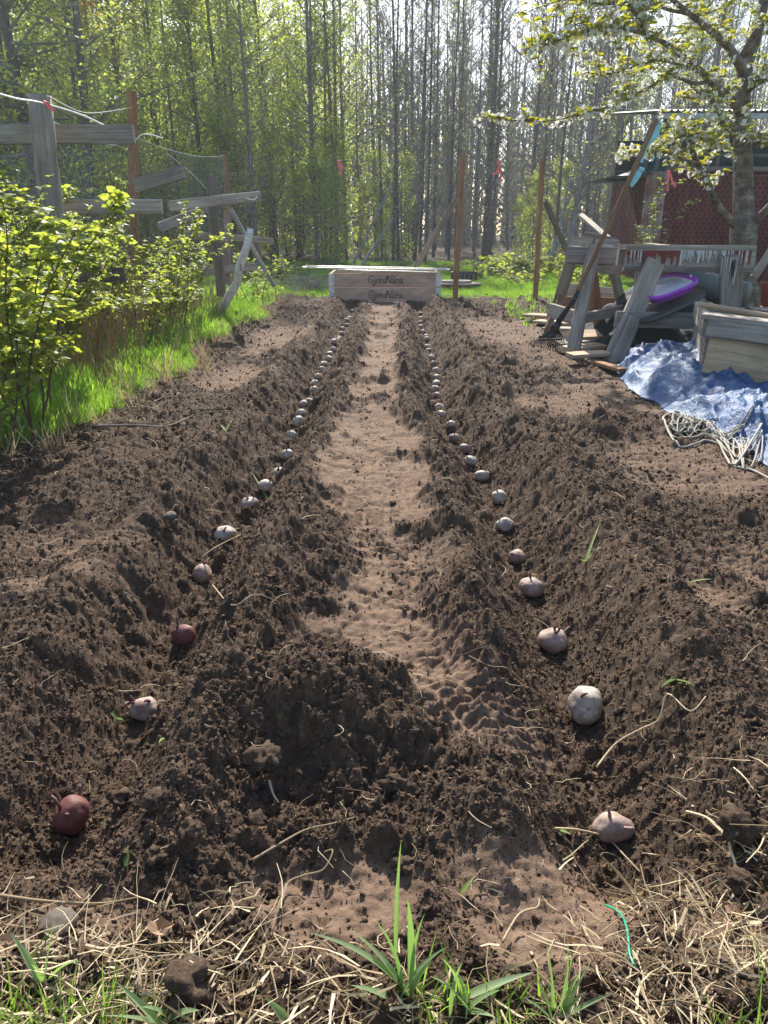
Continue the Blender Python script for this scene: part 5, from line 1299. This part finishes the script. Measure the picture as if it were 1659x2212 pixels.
def leafM(p, d, size):
    d = Vector(d).normalized(); q = d.to_track_quat('X', 'Z')
    return Matrix.Translation(p) @ q.to_matrix().to_4x4() @ Matrix.Rotation(random.uniform(-.9,.9), 4, 'X') @ Matrix.Scale(size, 4)
def bush(name, label, base, H, canes, lean, spread, leafn, indiv, group, lscale=1.0, cat='shrub', twig=.25, tip=1.0, cmat=None, dens=1.0):
    random.seed(int(abs(base[0]*1000+base[1]*77)))
    base = Vector(base); t = thing(name, label, cat, tuple(base), group); mb = MB(); spots = []
    for c in range(canes):
        a = random.uniform(0, 6.28); p = base + Vector((math.cos(a), math.sin(a), 0))*spread*.25*random.random(); p.z -= .03
        d = Vector((math.cos(a)*spread*.5+lean[0], math.sin(a)*spread*.5+lean[1], 1)).normalized(); L = H*random.uniform(.7, 1.25); n_ = 14; pts = [p.copy()]
        for k in range(n_):
            d = (d + Vector((lean[0]*.10+random.uniform(-.12,.12), lean[1]*.10+random.uniform(-.12,.12), -.06*k/n_*2+random.uniform(-.05,.05)))).normalized(); p = p+d*(L/n_); pts.append(p.copy())
            if k > n_*.22:
                spots.append((p.copy(), d.copy()))
                if random.random() < .85:      # side twig
                    b = random.uniform(0, 6.28); sd2 = (d*.5+Vector((math.cos(b), math.sin(b), random.uniform(-.1,.6)))).normalized(); tp = [p.copy()]; q = p.copy(); Lt_ = random.uniform(.3, 1)*twig*H
                    for j in range(6):
                        sd2 = (sd2+Vector((random.uniform(-.3,.3), random.uniform(-.3,.3), random.uniform(-.2,.25)))).normalized(); q = q+sd2*Lt_/6; tp.append(q.copy()); spots.append((q.copy(), sd2.copy()))
                    mb.tube(tp, [.0022*(1-.6*j/6) for j in range(7)], 4, caps=False)
        mb.tube(pts, [.0042*(1-.6*k/n_) for k in range(n_+1)], 5, caps=False)
    build(mb, 'canes', cmat or CANE, t, True)
    LV = []
    for _ in range(leafn):
        p, d = random.choice(spots); a = random.uniform(0, 6.28)
        dd = Vector((math.cos(a), math.sin(a), random.uniform(-.2,.5)))+d*.4
        LV.append((leafM(p+Vector((random.uniform(-.01,.01), random.uniform(-.01,.01), 0)), dd, lscale*(.34+.76*random.random()**1.5)), random.randrange(len(LEAFS)), p.y))
    LV.sort(key=lambda q: q[2]); Vv = []; Ff = []; off = 0; k_ = 0
    for M, li, _ in LV:
        k_ += 1
        if k_ <= indiv:
            link('leaf', LEAFS[li], None, t, M); continue
        v, f = LEAFN[li]; Mn = np.array(M); Vv.append(v@Mn[:3,:3].T + Mn[:3,3] - np.array(base)); Ff += [tuple(i+off for i in q) for q in f]; off += len(v)
    if Vv:
        me = bpy.data.meshes.new('foliage'); me.from_pydata(np.concatenate(Vv).tolist(), [], Ff); me.polygons.foreach_set('use_smooth', [True]*len(Ff)); me.materials.append(BERRYLEAF)
        o = bpy.data.objects.new('foliage', me); COL.objects.link(o); o.parent = t; o['kind'] = 'stuff'
    return t
BGp = 'berry bushes along the left fence'
bush('berry_bush', 'nearest leafy berry bush at the left edge with two bare red stems at its foot', (-1.18,2.42,.03), .76, 10, (-.06,.03), .65, 2500, 220, BGp, .85)
bush('berry_bush', 'tall berry bush at the left border with big pale leaves high up', (-1.72,2.6,.03), 1.08, 8, (.0,.0), .5, 1300, 160, BGp, 1.0)
bush('berry_bush', 'berry bush whose long sprays cross the upper grey rail', (-1.58,3.05,.03), .86, 12, (.12,.0), .6, 2900, 120, BGp, .8)
bush('berry_bush', 'dense berry bush behind the nearest one, under the round post', (-1.95,3.25,.03), .92, 10, (.04,.0), .8, 2500, 40, BGp, .8)
bush('berry_bush', 'middle berry bush in front of the lower grey rail', (-1.58,3.95,.03), .78, 12, (.12,.0), .7, 2600, 40, BGp, .7)
bush('berry_bush', 'berry bush with twigs reaching toward the dark fence post', (-1.60,4.7,.03), .70, 11, (.12,.0), .8, 2200, 20, BGp, .7)
bush('berry_bush', 'low berry bush filling the gap behind the middle one', (-2.2,4.3,.03), .7, 9, (.05,.0), .9, 1700, 0, BGp, .8)
bush('berry_bush', 'berry bush with thin sprays just in front of the lowest grey rails', (-1.42,4.95,.03), .64, 10, (.12,.0), .8, 1500, 10, BGp, .72)
bush('berry_bush', 'slender upright berry bush where the grass strip narrows', (-1.75,5.3,.03), .62, 7, (.08,.0), .6, 520, 10, BGp, .75)
bush('berry_bush', 'small upright leafy shoots in front of the birch branch', (-1.42,4.35,.03), .44, 7, (.04,.0), .5, 420, 10, BGp, .75)
bush('berry_bush', 'young thin bush beside the foot of the leaning brace', (-1.15,6.9,.03), .42, 5, (.0,.0), .5, 150, 0, BGp, .8)
bush('berry_bush', 'tiny leafy shoot at the grass edge near the wooden frames', (-1.12,7.6,.03), .34, 3, (.0,.0), .4, 90, 0, BGp, .8)
bush('berry_bush', 'sparse high canes hanging in over the left border of the picture', (-1.22,2.15,.03), .98, 4, (-.02,.08), .35, 260, 60, BGp, 1.0)
bush('berry_bush', 'small leafy bush on the low near left corner of the grass', (-1.30,2.0,.03), .42, 5, (.0,.05), .7, 260, 40, BGp, .85)
SHL = 'leafy shrubs at the far edge of the lawn'
bush('leafy_shrub', 'pale green low shrub mound behind the middle brown post', (2.55,11.6,.04), .55, 22, (0,0), 2.0, 1500, 0, SHL, 1.7, twig=.5)
bush('leafy_shrub', 'spreading low shrub left of the leafy mound behind the net', (1.75,11.9,.04), .40, 18, (0,0), 2.4, 1000, 0, SHL, 1.7, twig=.5)
bush('leafy_shrub', 'taller thin yellow green shrub beside the shed corner', (2.95,8.9,.04), 1.05, 5, (.0,0), .35, 330, 0, SHL, .9)
bush('leafy_shrub', 'low thorny shrub patch in front of the shed corner', (2.1,9.9,.04), .35, 14, (0,0), 2.2, 600, 0, SHL, 1.2, twig=.5)
bush('leafy_shrub', 'small shrub at the far left corner of the lawn', (-1.7,10.6,.04), .45, 12, (0,0), 1.6, 600, 0, SHL, 1.4, twig=.5)
# dead brown stalks behind the berry bushes
mb = MB(); rs = random.Random(31)
for k in range(3200):
    y_ = 2.9+3.6*rs.random(); x_ = -1.18-rs.random()**.8*(.4+.22*y_); h_ = rs.uniform(.15,.5); lx, ly = rs.uniform(-.12,.12), rs.uniform(-.1,.1)
    p = Vector((x_, y_, .0)); mb.tube([p, p+Vector((lx*.4, ly*.4, h_*.5)), p+Vector((lx*1.3, ly, h_))], [.0022,.0018,.001], 3, caps=False)
DEADST = leafmat('dead_stalk', (.26,.17,.10), (.50,.37,.23), .3, .8, tint=(1,.9,.7))
o = build(mb, 'dead_stalks', DEADST); props(o, 'brown dead stalks standing behind the berry bushes', 'dead stalks', kind='stuff')
# grey twigs litter mounds near frames
def brush(label, x, y, rx, h, n, mat, name='brush_pile'):
    mb = MB(); r_ = random.Random(int(x*100)+7)
    for k in range(n):
        a = r_.uniform(0, 6.28); e = r_.uniform(-.2,.6); c = Vector((x+r_.gauss(0,rx*.5), y+r_.gauss(0,.25), .03+abs(r_.gauss(0,h*.5)))); L = r_.uniform(.1,.35)
        d = Vector((math.cos(a)*math.cos(e), math.sin(a)*math.cos(e), math.sin(e)))*L/2; mb.tube([c-d, c+Vector((0,0,r_.uniform(-.02,.02))), c+d], .0035, 3, caps=False)
    o = build(mb, name, mat); props(o, label, 'twigs', 'piles of cut twigs in the grass')
brush('grey twig pile just left of the wooden frames', -.95, 9.6, .5, .14, 260, GREYW); brush('brownish twig pile at the far end of the grass strip', -1.55, 11.0, .6, .22, 260, GREYD)

# ------------------------------------------------------------------ cherry tree in blossom
m, nt, out = newmat('cherry_bark'); v = coords(nt, (1,1,1)); n1 = noisen(nt, v, 14, 6, .65); v2 = coords(nt, (6,6,40)); n2 = noisen(nt, v2, 1.2, 4)
c = ramp(nt, n1.outputs[0], [(.35, (.06,.05,.042)), (.55, (.17,.145,.12)), (.7, (.30,.275,.24))]); c2 = ramp(nt, n2.outputs[0], [(.35, (.45,.42,.4)), (.5, (1,1,1))])
bsdf(nt, out, mixc(nt, .7, c.outputs[0], c2.outputs[0], 'MULTIPLY'), .8, .2, bump(nt, n1.outputs[0], .8, .012)); CBARK = m
YT = 6.6
rootp = at(1606, 640, YT); rootp.z = 0
ct = thing('cherry_tree', 'cherry tree in white blossom with a mottled grey trunk in front of the red shed', 'tree', (rootp.x, YT, 0))
tw = []   # (points, radii)
def cr(P, n=5):
    Q = []
    for i in range(len(P)-1):
        a, b, c, d = P[max(i-1,0)], P[i], P[i+1], P[min(i+2,len(P)-1)]
        for k in range(n):
            t_ = k/n; Q.append(.5*((2*b)+(c-a)*t_+(2*a-5*b+4*c-d)*t_*t_+(-a+3*b-3*c+d)*t_**3))
    Q.append(P[-1]); return Q
def limb(name, pix, r0, r1, par=ct, n=10, mat=None):
    P = [at(*q[:2], q[2]) for q in pix]; Q = cr(P); mb = MB(); m_ = len(Q)
    mb.tube(Q, [(r0+(r1-r0)*(i/m_)**.8)*(1+.06*mnoise.noise(Vector((i*.7,r0*90,0)))) for i in range(m_)], n); build(mb, name, CBARK, par, True); return Q
P = [Vector((rootp.x, YT, -.1)), Vector((rootp.x, YT, .2)), at(1606,520,YT), at(1606,460,YT), at(1605,380,YT), at(1604,300,YT), at(1604,220,YT), at(1610,150,YT), at(1632,80,YT), at(1650,0,YT), at(1668,-90,YT), at(1670,-200,YT)]
Q = cr(P); mb = MB(); m_ = len(Q); mb.tube(Q, [.105*(1-.8*(i/m_)) + (.03 if i < 6 else 0) + (.018 if 9 < i < 14 else 0) for i in range(m_)], 16); build(mb, 'trunk', CBARK, ct, True)
br = []
br.append(limb('branch', [(1596,492,YT),(1570,470,6.5),(1548,440,6.4),(1530,400,6.3),(1505,350,6.2),(1480,290,6.0),(1470,270,6.0)], .040, .014))
br.append(limb('branch', [(1620,500,YT),(1640,470,6.5),(1675,430,6.4),(1720,350,6.3)], .045, .02))
br.append(limb('branch', [(1510,352,6.2),(1480,345,6.0),(1440,330,5.8),(1400,325,5.7),(1340,333,5.6)], .011, .004))
br.append(limb('branch', [(1604,250,YT),(1580,215,6.4),(1550,190,6.2),(1520,160,6.0),(1480,125,5.8),(1430,90,5.6)], .040, .016))
br.append(limb('branch', [(1535,175,6.1),(1500,180,5.9),(1450,165,5.7),(1400,190,5.5),(1330,225,5.4),(1260,245,5.3),(1180,262,5.2),(1085,258,5.1)], .016, .003))
br.append(limb('branch', [(1602,290,YT),(1560,250,6.3),(1540,220,6.1),(1500,190,6.0)], .028, .012))
br.append(limb('branch', [(1608,160,YT),(1580,110,6.3),(1540,70,6.1),(1490,30,5.9),(1430,-20,5.7)], .038, .012))
br.append(limb('branch', [(1430,90,5.6),(1380,70,5.4),(1320,60,5.3),(1260,70,5.2),(1200,90,5.1),(1150,110,5.0)], .014, .003))
br.append(limb('branch', [(1520,160,6.0),(1470,140,5.8),(1410,130,5.6),(1350,150,5.5),(1290,165,5.4)], .013, .003))
br.append(limb('branch', [(1490,30,5.9),(1440,20,5.7),(1380,0,5.5),(1300,10,5.3),(1230,-10,5.2)], .014, .003))
br.append(limb('branch', [(1400,-30,5.7),(1350,-10,5.5),(1380,40,5.4),(1400,90,5.4)], .018, .004))
br.append(limb('branch', [(1606,330,YT),(1570,320,6.3),(1530,310,6.1),(1500,290,6.0),(1460,300,5.9)], .015, .004))
br.append(limb('branch', [(1606,120,YT),(1640,60,6.4),(1680,20,6.2),(1720,-60,6.0)], .035, .012))
br.append(limb('branch', [(1600,210,YT),(1640,180,6.4),(1690,160,6.2),(1740,170,6.0)], .022, .005))
br.append(limb('branch', [(1604,310,YT),(1640,290,6.4),(1680,300,6.2)], .014, .004))
br.append(limb('branch', [(1640,-60,YT),(1560,-90,6.3),(1480,-120,6.1),(1380,-130,5.9)], .03, .008))
br.append(limb('branch', [(1660,-150,YT),(1600,-220,6.6),(1540,-260,6.4)], .025, .006))
br.append(limb('branch', [(1670,-190,YT),(1740,-260,6.6),(1800,-300,6.4)], .025, .006))
random.seed(21)
twigs = MB(); spots = []
for bi, Q in enumerate(br):
    big = bi not in (1,)
    for i, q in enumerate(Q):
        if i < 2: continue
        if bi == 0 and i < 14: continue
        if bi == 1: continue
        if i < len(Q)*.25: continue
        for rep in range(2 if bi not in (2, 4) else 1):
            if random.random() < .72:
                a = random.uniform(0, 6.28); d = Vector((math.cos(a), math.sin(a)*.8, random.uniform(-.3,.7))).normalized(); L = random.uniform(.10,.34)*(.7 if bi in (2,4) else 1); tp = [q.copy()]; w = q.copy()
                for j in range(5):
                    d = (d+Vector((random.uniform(-.25,.25), random.uniform(-.25,.25), random.uniform(-.2,.25)))).normalized(); w = w+d*L/5; tp.append(w.copy())
                    if random.random() < .8: spots.append((w.copy(), d.copy()))
                twigs.tube(tp, [.0042,.0036,.003,.0025,.002,.0015], 4, caps=False)
        spots.append((q.copy(), Vector((0,0,1))))
o = build(twigs, 'twigs', CBARK, ct, True)
CLEAF = leafmesh('leaf', .055, .027, 6, .05, .35, .5); CLEAF.materials.append(CHERRYLEAF)
# blossom cluster: several five-petalled flowers
def flowercluster(n, rad):
    mb = MB()
    for _ in range(n):
        c = Vector((random.gauss(0,1), random.gauss(0,1), random.gauss(0,.8))).normalized()*rad*random.uniform(.6,1); nrm = (c.normalized()+Vector((random.uniform(-.5,.5),random.uniform(-.5,.5),random.uniform(-.8,.3)))).normalized(); u_ = nrm.orthogonal().normalized(); v_ = nrm.cross(u_); a0 = random.uniform(0,6)
        for k in range(5):
            a = a0+k*1.2566; r = .0125*random.uniform(.85,1.1); d = u_*math.cos(a)+v_*math.sin(a); e = -u_*math.sin(a)+v_*math.cos(a)
            mb.poly([c, c+d*r*.55+e*r*.42+nrm*r*.15, c+d*r+e*r*.22+nrm*r*.3, c+d*r-e*r*.22+nrm*r*.3, c+d*r*.55-e*r*.42+nrm*r*.15])
    return mb.mesh('blossom_cluster', False)
FC = [flowercluster(random.randint(6, 10), .028) for _ in range(5)]
for m_ in FC: m_.materials.append(PETAL)
random.shuffle(spots); nb = 0; nl = 0
Vv = []; Ff = []; off = 0; lv = np.array([v.co[:] for v in CLEAF.vertices]); lfc = [tuple(p.vertices) for p in CLEAF.polygons]
FCn = [(np.array([v.co[:] for v in m_.vertices]), [tuple(p.vertices) for p in m_.polygons]) for m_ in FC]; Vb = []; Fb = []; offb = 0
for i, (p, d) in enumerate(spots):
    if random.random() < .62:
        k_ = random.randrange(5); M = Matrix.Translation(p+Vector((random.uniform(-.02,.02), random.uniform(-.02,.02), random.uniform(-.03,.01)))) @ Matrix.Rotation(random.uniform(0,6), 4, 'Z') @ Matrix.Scale(random.uniform(.7,1.15), 4)
        if nb < 150: link('blossom_cluster', FC[k_], None, ct, M)
        else:
            v, f = FCn[k_]; Mn = np.array(M); Vb.append(v@Mn[:3,:3].T+Mn[:3,3]-np.array(ct.location)); Fb += [tuple(a+offb for a in q) for q in f]; offb += len(v)
        nb += 1
    for _ in range(random.choice((2,3,4))):
        a = random.uniform(0,6.28); M = leafM(p+Vector((random.uniform(-.015,.015),random.uniform(-.015,.015),0)), Vector((math.cos(a),math.sin(a),random.uniform(-.1,.9))), random.uniform(.5,1.2))
        if nl < 250: link('leaf', CLEAF, None, ct, M)
        else: Mn = np.array(M); Vv.append(lv@Mn[:3,:3].T+Mn[:3,3]-np.array(ct.location)); Ff += [tuple(a_+off for a_ in q) for q in lfc]; off += len(lv)
        nl += 1
for nm, VV, FF_, mt in (('foliage', Vv, Ff, CHERRYLEAF), ('blossoms', Vb, Fb, PETAL)):
    if not VV: continue
    me = bpy.data.meshes.new(nm); me.from_pydata(np.concatenate(VV).tolist(), [], FF_); me.materials.append(mt); o = bpy.data.objects.new(nm, me); COL.objects.link(o); o.parent = ct; o['kind'] = 'stuff'


# ------------------------------------------------------------------ woods
def barkmat(name, dk, lt):
    m, nt, out = newmat(name); v = coords(nt, (1,1,.3)); n1 = noisen(nt, v, 18, 5, .65); c = ramp(nt, n1.outputs[0], [(.35, dk), (.65, lt)])
    bsdf(nt, out, c.outputs[0], .85, .15, bump(nt, n1.outputs[0], .6, .01)); return m
BK1 = barkmat('grey_tree_bark', (.085,.08,.078), (.20,.19,.185)); BK2 = barkmat('brown_grey_tree_bark', (.07,.06,.052), (.16,.14,.125)); BK3 = barkmat('light_grey_tree_bark', (.15,.15,.15), (.33,.33,.32))
TWG = plain('bare_twigs', (.20,.18,.16), .85)
def treemesh(seed, H, r, nb, first, blen, upang, twn, leafn, leafs, wob=.25, crown=None, leafsize=.05, sub=6):
    """returns meshes: trunk, branches, leaves"""
    rn = random.Random(seed); tm, bm_, lm = MB(), MB(), MB(); n_ = 16; pts = []; p = Vector((0,0,-.2)); d = Vector((rn.uniform(-.03,.03), rn.uniform(-.03,.03), 1)).normalized()
    for k in range(n_+1):
        pts.append(p.copy()); d = (d+Vector((rn.uniform(-.05,.05), rn.uniform(-.05,.05), .12))*wob).normalized(); d = Vector((d.x,d.y,max(d.z,.5))).normalized(); p = p+d*(H+.2)/n_
    rr = [r*(1-.86*(k/n_)**1.1)*(1.25 if k == 0 else 1) for k in range(n_+1)]; tm.tube(pts, rr, 7)
    tips = []
    for b in range(nb):
        f = first+(1-first)*rn.random()**.9; fi = f*n_; i = min(int(fi), n_-1); q = pts[i].lerp(pts[i+1], fi-i); a = rn.uniform(0, 6.28); up = rn.uniform(*upang)
        dd = Vector((math.cos(a)*math.cos(up), math.sin(a)*math.cos(up), math.sin(up))); L = blen*rn.uniform(.4,1.1)*(1.15-f*.8)*(1 if f > .3 else .7); m_ = 6; bp = [q.copy()]; w = q.copy()
        for k in range(m_):
            dd = (dd+Vector((rn.uniform(-.2,.2), rn.uniform(-.2,.2), rn.uniform(-.06,.18)))).normalized(); w = w+dd*L/m_; bp.append(w.copy()); 
            if k > 0:
                for _ in range(twn):
                    a2 = rn.uniform(0,6.28); td = (dd*.8+Vector((math.cos(a2), math.sin(a2), rn.uniform(-.3,.6)))).normalized(); tl = L*rn.uniform(.12,.38); t2 = w+td*tl*.5; t3 = t2+(td+Vector((rn.uniform(-.4,.4),rn.uniform(-.4,.4),rn.uniform(-.3,.3)))).normalized()*tl*.5
                    bm_.tube([w, t2, t3], [.0055,.004,.0025], 3, caps=False); tips.append(t3); tips.append(t2); tips.append(w.lerp(t3, rn.random()))
        rb_ = max(.006, rr[i]*.38); bm_.tube(bp, [rb_*(1-.75*k/m_) for k in range(m_+1)], 4, caps=False)
    for _ in range(leafn):
        c = rn.choice(tips); c = c+Vector((rn.gauss(0,.07), rn.gauss(0,.07), rn.gauss(0,.07))); a = rn.uniform(0,6.28); u_ = Vector((math.cos(a), math.sin(a), rn.uniform(-.7,.7))).normalized(); v_ = u_.cross(Vector((rn.gauss(0,1), rn.gauss(0,1), rn.gauss(0,1)))).normalized(); s_ = leafsize*rn.uniform(.6,1.3)
        lm.quad(c, c+u_*s_*.5+v_*s_*.32, c+u_*s_, c+u_*s_*.5-v_*s_*.32)
    return tm.mesh('trunk', True), bm_.mesh('branches', False), (lm.mesh('leaves', False) if leafn else None)
KT = {}
def kind(k, bark, leafm, *a, **kw):
    tm, bm_, lm = treemesh(*a, **kw); tm.materials.append(bark); bm_.materials.append(TWG)
    if lm: lm.materials.append(leafm)
    KT[k] = (tm, bm_, lm)
H1, H2 = (.55, 1.15), (.15, .9)
for i in range(5): kind('bare%d' % i, [BK1, BK2, BK3][i % 3], TREELEAF, 50+i, 9.5, .042, 84, .08, 1.4, H1, 3, 420, None, wob=.25, leafsize=.045)
for i in range(4): kind('light%d' % i, [BK1, BK2][i % 2], TREELEAF, 60+i, 8.5, .05, 54, .10, 1.7, H2, 2, 4200, None, wob=.3, leafsize=.06)
for i in range(3): kind('leafy%d' % i, BK2, TREELEAF, 70+i, 7.5, .07, 60, .05, 2.0, H2, 2, 7600, None, wob=.5, leafsize=.07)
for i in range(1): kind('yellow%d' % i, BK2, TREELEAF2, 80+i, 9.5, .08, 60, .35, 2.0, H2, 2, 6500, None, wob=.5, leafsize=.065)
for i in range(2): kind('under%d' % i, BK2, TREELEAF, 90+i, 2.6, .022, 40, .02, .95, H2, 2, 3600, None, wob=.8, leafsize=.055)
for i in range(1): kind('dull%d' % i, BK2, PINELEAF, 95+i, 9.0, .12, 80, .12, 2.2, (-.2,.6), 3, 8000, None, wob=.4, leafsize=.06)
def tree(kn, x, y, s, label, group, rz=None, sz=None, name=None, lean=(0,0), fat=1.0):
    tm, bm_, lm = KT[kn]; z = top1(x, y)
    t = thing(name or 'young_tree', label, 'tree', (x, y, z), group); t.rotation_euler = (lean[1], lean[0], random.uniform(0,6.28) if rz is None else rz); t.scale = (s*fat, s*fat, sz or s)
    for m_, nm in ((tm, 'trunk'), (bm_, 'branches'), (lm, 'crown')):
        if m_ is None: continue
        o = bpy.data.objects.new(nm, m_); COL.objects.link(o); o.parent = t
        if nm != 'trunk': o['kind'] = 'stuff'
    return t
random.seed(77)
def tx_(px, Y): return at(px, 520, Y).x
# single trees one can point to
SG = None
tree('bare0', tx_(685,17.3), 17.3, 1.0, 'straight bluish grey trunk standing alone left of the centre, bare of leaves low down', SG, name='birch_tree', fat=1.15)
tree('light0', tx_(553,16.5), 16.5, .95, 'slim dark trunk with leafy sprays, second from the left fence post', SG)
tree('light1', tx_(520,17.5), 17.5, .95, 'slim dark trunk directly above the left rail junction', SG)
tree('dull0', tx_(100,14.5), 14.5, 1.05, 'thick dark trunk leaning slightly, behind the round grey post', SG, name='alder_tree', lean=(-.06,0))
tree('leafy0', tx_(195,15.0), 15.0, 1.15, 'thick dark forked trunk wrapped in green leaves at the upper left', SG, name='alder_tree', fat=1.3)
tree('yellow0', tx_(300,19.5), 19.5, 1.05, 'tree with golden yellow young leaves high at the upper left', SG, name='maple_tree')
tree('yellow0', tx_(215,22), 22, 1.1, 'second yellow leafed tree farther back at the upper left', SG, name='maple_tree')
tree('bare1', tx_(1045,18.2), 18.2, 1.1, 'tall bare trunk with upright branches above the right ribbon', SG, name='birch_tree', fat=1.3)
tree('bare2', tx_(1228,17.0), 17.0, .95, 'dark leaning trunk seen behind the cherry branches', SG, name='birch_tree', fat=1.4, lean=(.05,0))
tree('bare3', tx_(1140,18.0), 18.0, 1.0, 'bare grey trunk behind the middle brown post', SG, name='birch_tree')
tree('bare4', tx_(862,18.4), 18.4, 1.0, 'bare grey trunk right above the wooden frames', SG, name='birch_tree')
tree('light2', tx_(728,18.8), 18.8, 1.0, 'slim trunk with few leaves just right of the bluish grey trunk', SG)
tree('under0', tx_(1200,13.5), 13.5, 1.0, 'thin pale leafless leaning stem by the far brace', SG) if False else None
# leaning poles in the woods
for a, b, Y, lb in (((640*1.0+110,600),(845,400),17,'pale leaning dead stem crossing behind the wooden frames'), ((770,590),(850,470),16.5,'second pale leaning dead stem below the first'), ((1190,560),(1235,380),15.5,'dark leaning dead stem left of the shed')):
    o = log('dead_tree', at(*a, Y), at(*b, Y+.8), .035, .02, BK3, None, bend=.03); props(o, lb, 'dead tree')
cnt = 0
def far_enough(pts, x, y, d):
    return all((x-a)**2+(y-b)**2 > d*d for a, b in pts)
placed = []
tries = 0
while cnt < 260 and tries < 9000:
    tries += 1
    Y = 17.2 + 22*random.random()**1.25; f = random.uniform(-.63, .68); x = f*Y
    if not far_enough(placed, x, Y, .36 if Y < 22 else .45): continue
    placed.append((x, Y)); cnt += 1
    hmax = (Y-8.6)*.80
    u_ = random.random()
    if f < -.22: kn = random.choice(['leafy0','leafy1','leafy2','light0','light1','light2','light3']); 
    elif f < -.02: kn = random.choice(['light0','light1','light2','light3','bare0','bare3','leafy1'] )
    elif f < .28: kn = random.choice(['bare0','bare1','bare2','bare3','bare4','bare0','bare1','bare2'])
    else: kn = random.choice(['bare0','bare1','bare2','bare3','light1','bare4'])
    H = {'b': 9.5, 'l': 8.5, 'y': 9.5}[kn[0]]
    if kn.startswith('leafy'): H = 7.5
    s = min(random.uniform(.75, 1.2), hmax/H) if f > -.3 else min(random.uniform(.85,1.3), hmax*1.25/H)
    G = {'bare': 'bare thin trees of the wood', 'ligh': 'thin trees in light green leaf', 'leaf': 'bushy green trees at the left of the wood'}[kn[:4]]
    lb = {'bare': 'one of many thin bare grey trees of the wood behind the garden', 'ligh': 'one of many thin trees with sparse light green leaves in the wood', 'leaf': 'one of many bushy green trees standing at the left side of the wood'}[kn[:4]]
    tree(kn, x, Y, s, lb, G, lean=(random.uniform(-.03,.03), random.uniform(-.02,.02)), fat=random.uniform(.85,1.2))
cnt = 0
while cnt < 75:
    Y = 16.6+9*random.random()**1.3; f = random.uniform(-.62,.60); x = f*Y
    if f > .02 and random.random() < .9: continue
    cnt += 1
    tree(random.choice(['under0','under1']), x, Y, random.uniform(.6,1.25)*(1 if f < 0 else .75), 'one of many low leafy saplings growing between the trunks', 'leafy saplings under the trees', name='sapling')
# far wood read as one mass
mb = MB(); rw = random.Random(9)
for k in range(900):
    Y = 40+22*rw.random(); x = rw.uniform(-.75,.75)*Y; r_ = rw.uniform(.05,.12); h_ = rw.uniform(7,12); z = top1(x, Y)-.2; lx = rw.uniform(-.3,.3)
    mb.tube([(x,Y,z),(x+lx*.5,Y,z+h_*.5),(x+lx,Y,z+h_)], [r_,r_*.7,r_*.25], 4, caps=False)
    for j in range(12):
        a = rw.uniform(0,6.28); zz_ = z+h_*rw.uniform(.2,.98); L = rw.uniform(.5,1.6); mb.tube([(x+lx*.7,Y,zz_),(x+lx*.7+math.cos(a)*L,Y+math.sin(a)*L*.5,zz_+L*.9)], [.03,.012], 3, caps=False)
o = build(mb, 'far_wood', TWG); props(o, 'distant grey mass of the wood seen between the nearer trunks', 'woods', kind='stuff')
Y = 36+26*RNG.random(44000); X = (RNG.random(44000)*1.5-.75)*Y; Z = (RNG.random(44000)**1.8)*7
mbv = np.stack([X, Y, Z], -1); keep = vn(X*.6, Z*.6+Y*.2, 700) > .42*np.clip(Z/2, 0, 1); mbv = mbv[keep]; n = len(mbv); a = RNG.random((n,3))*6.28; s = .14+.16*RNG.random(n)
u_ = np.stack([np.cos(a[:,0]), np.sin(a[:,0])*.5, np.sin(a[:,1])*.7], -1); v_ = np.stack([-np.sin(a[:,0])*.5, np.cos(a[:,2]), np.cos(a[:,1])], -1)
V = np.concatenate([mbv, mbv+u_*s[:,None]+v_*.4*s[:,None], mbv+2*u_*s[:,None]*.6, mbv+u_*s[:,None]-v_*.4*s[:,None]], 0); F = np.stack([np.arange(n), np.arange(n)+n, np.arange(n)+2*n, np.arange(n)+3*n], -1)
o = link('far_wood_leaves', npmesh('far_wood_leaves', V, F), leafmat('dim_undergrowth', (.07,.075,.055), (.12,.13,.085), .3, tint=(1.2,1.2,.9))); props(o, 'dim green undergrowth of the distant wood', 'woods', kind='stuff')

# ------------------------------------------------------------------ air: thin haze volume added to imitate the lens's veiling glare
m = bpy.data.materials.new('glare_veil_haze'); m.use_nodes = True; nt = m.node_tree
for n_ in list(nt.nodes): nt.nodes.remove(n_)
out = nt.nodes.new('ShaderNodeOutputMaterial'); pv = nt.nodes.new('ShaderNodeVolumePrincipled')
pv.inputs['Color'].default_value = (.86,.90,.95,1); pv.inputs['Density'].default_value = .0020; pv.inputs['Anisotropy'].default_value = .3
nt.links.new(pv.outputs[0], out.inputs['Volume'])
mb = MB(); mb.box((-60,-8,-2.5), (60,75,15)); o = build(mb, 'haze', m); props(o, 'thin veil added between the trees to stand in for lens glare', 'haze', kind='stuff')
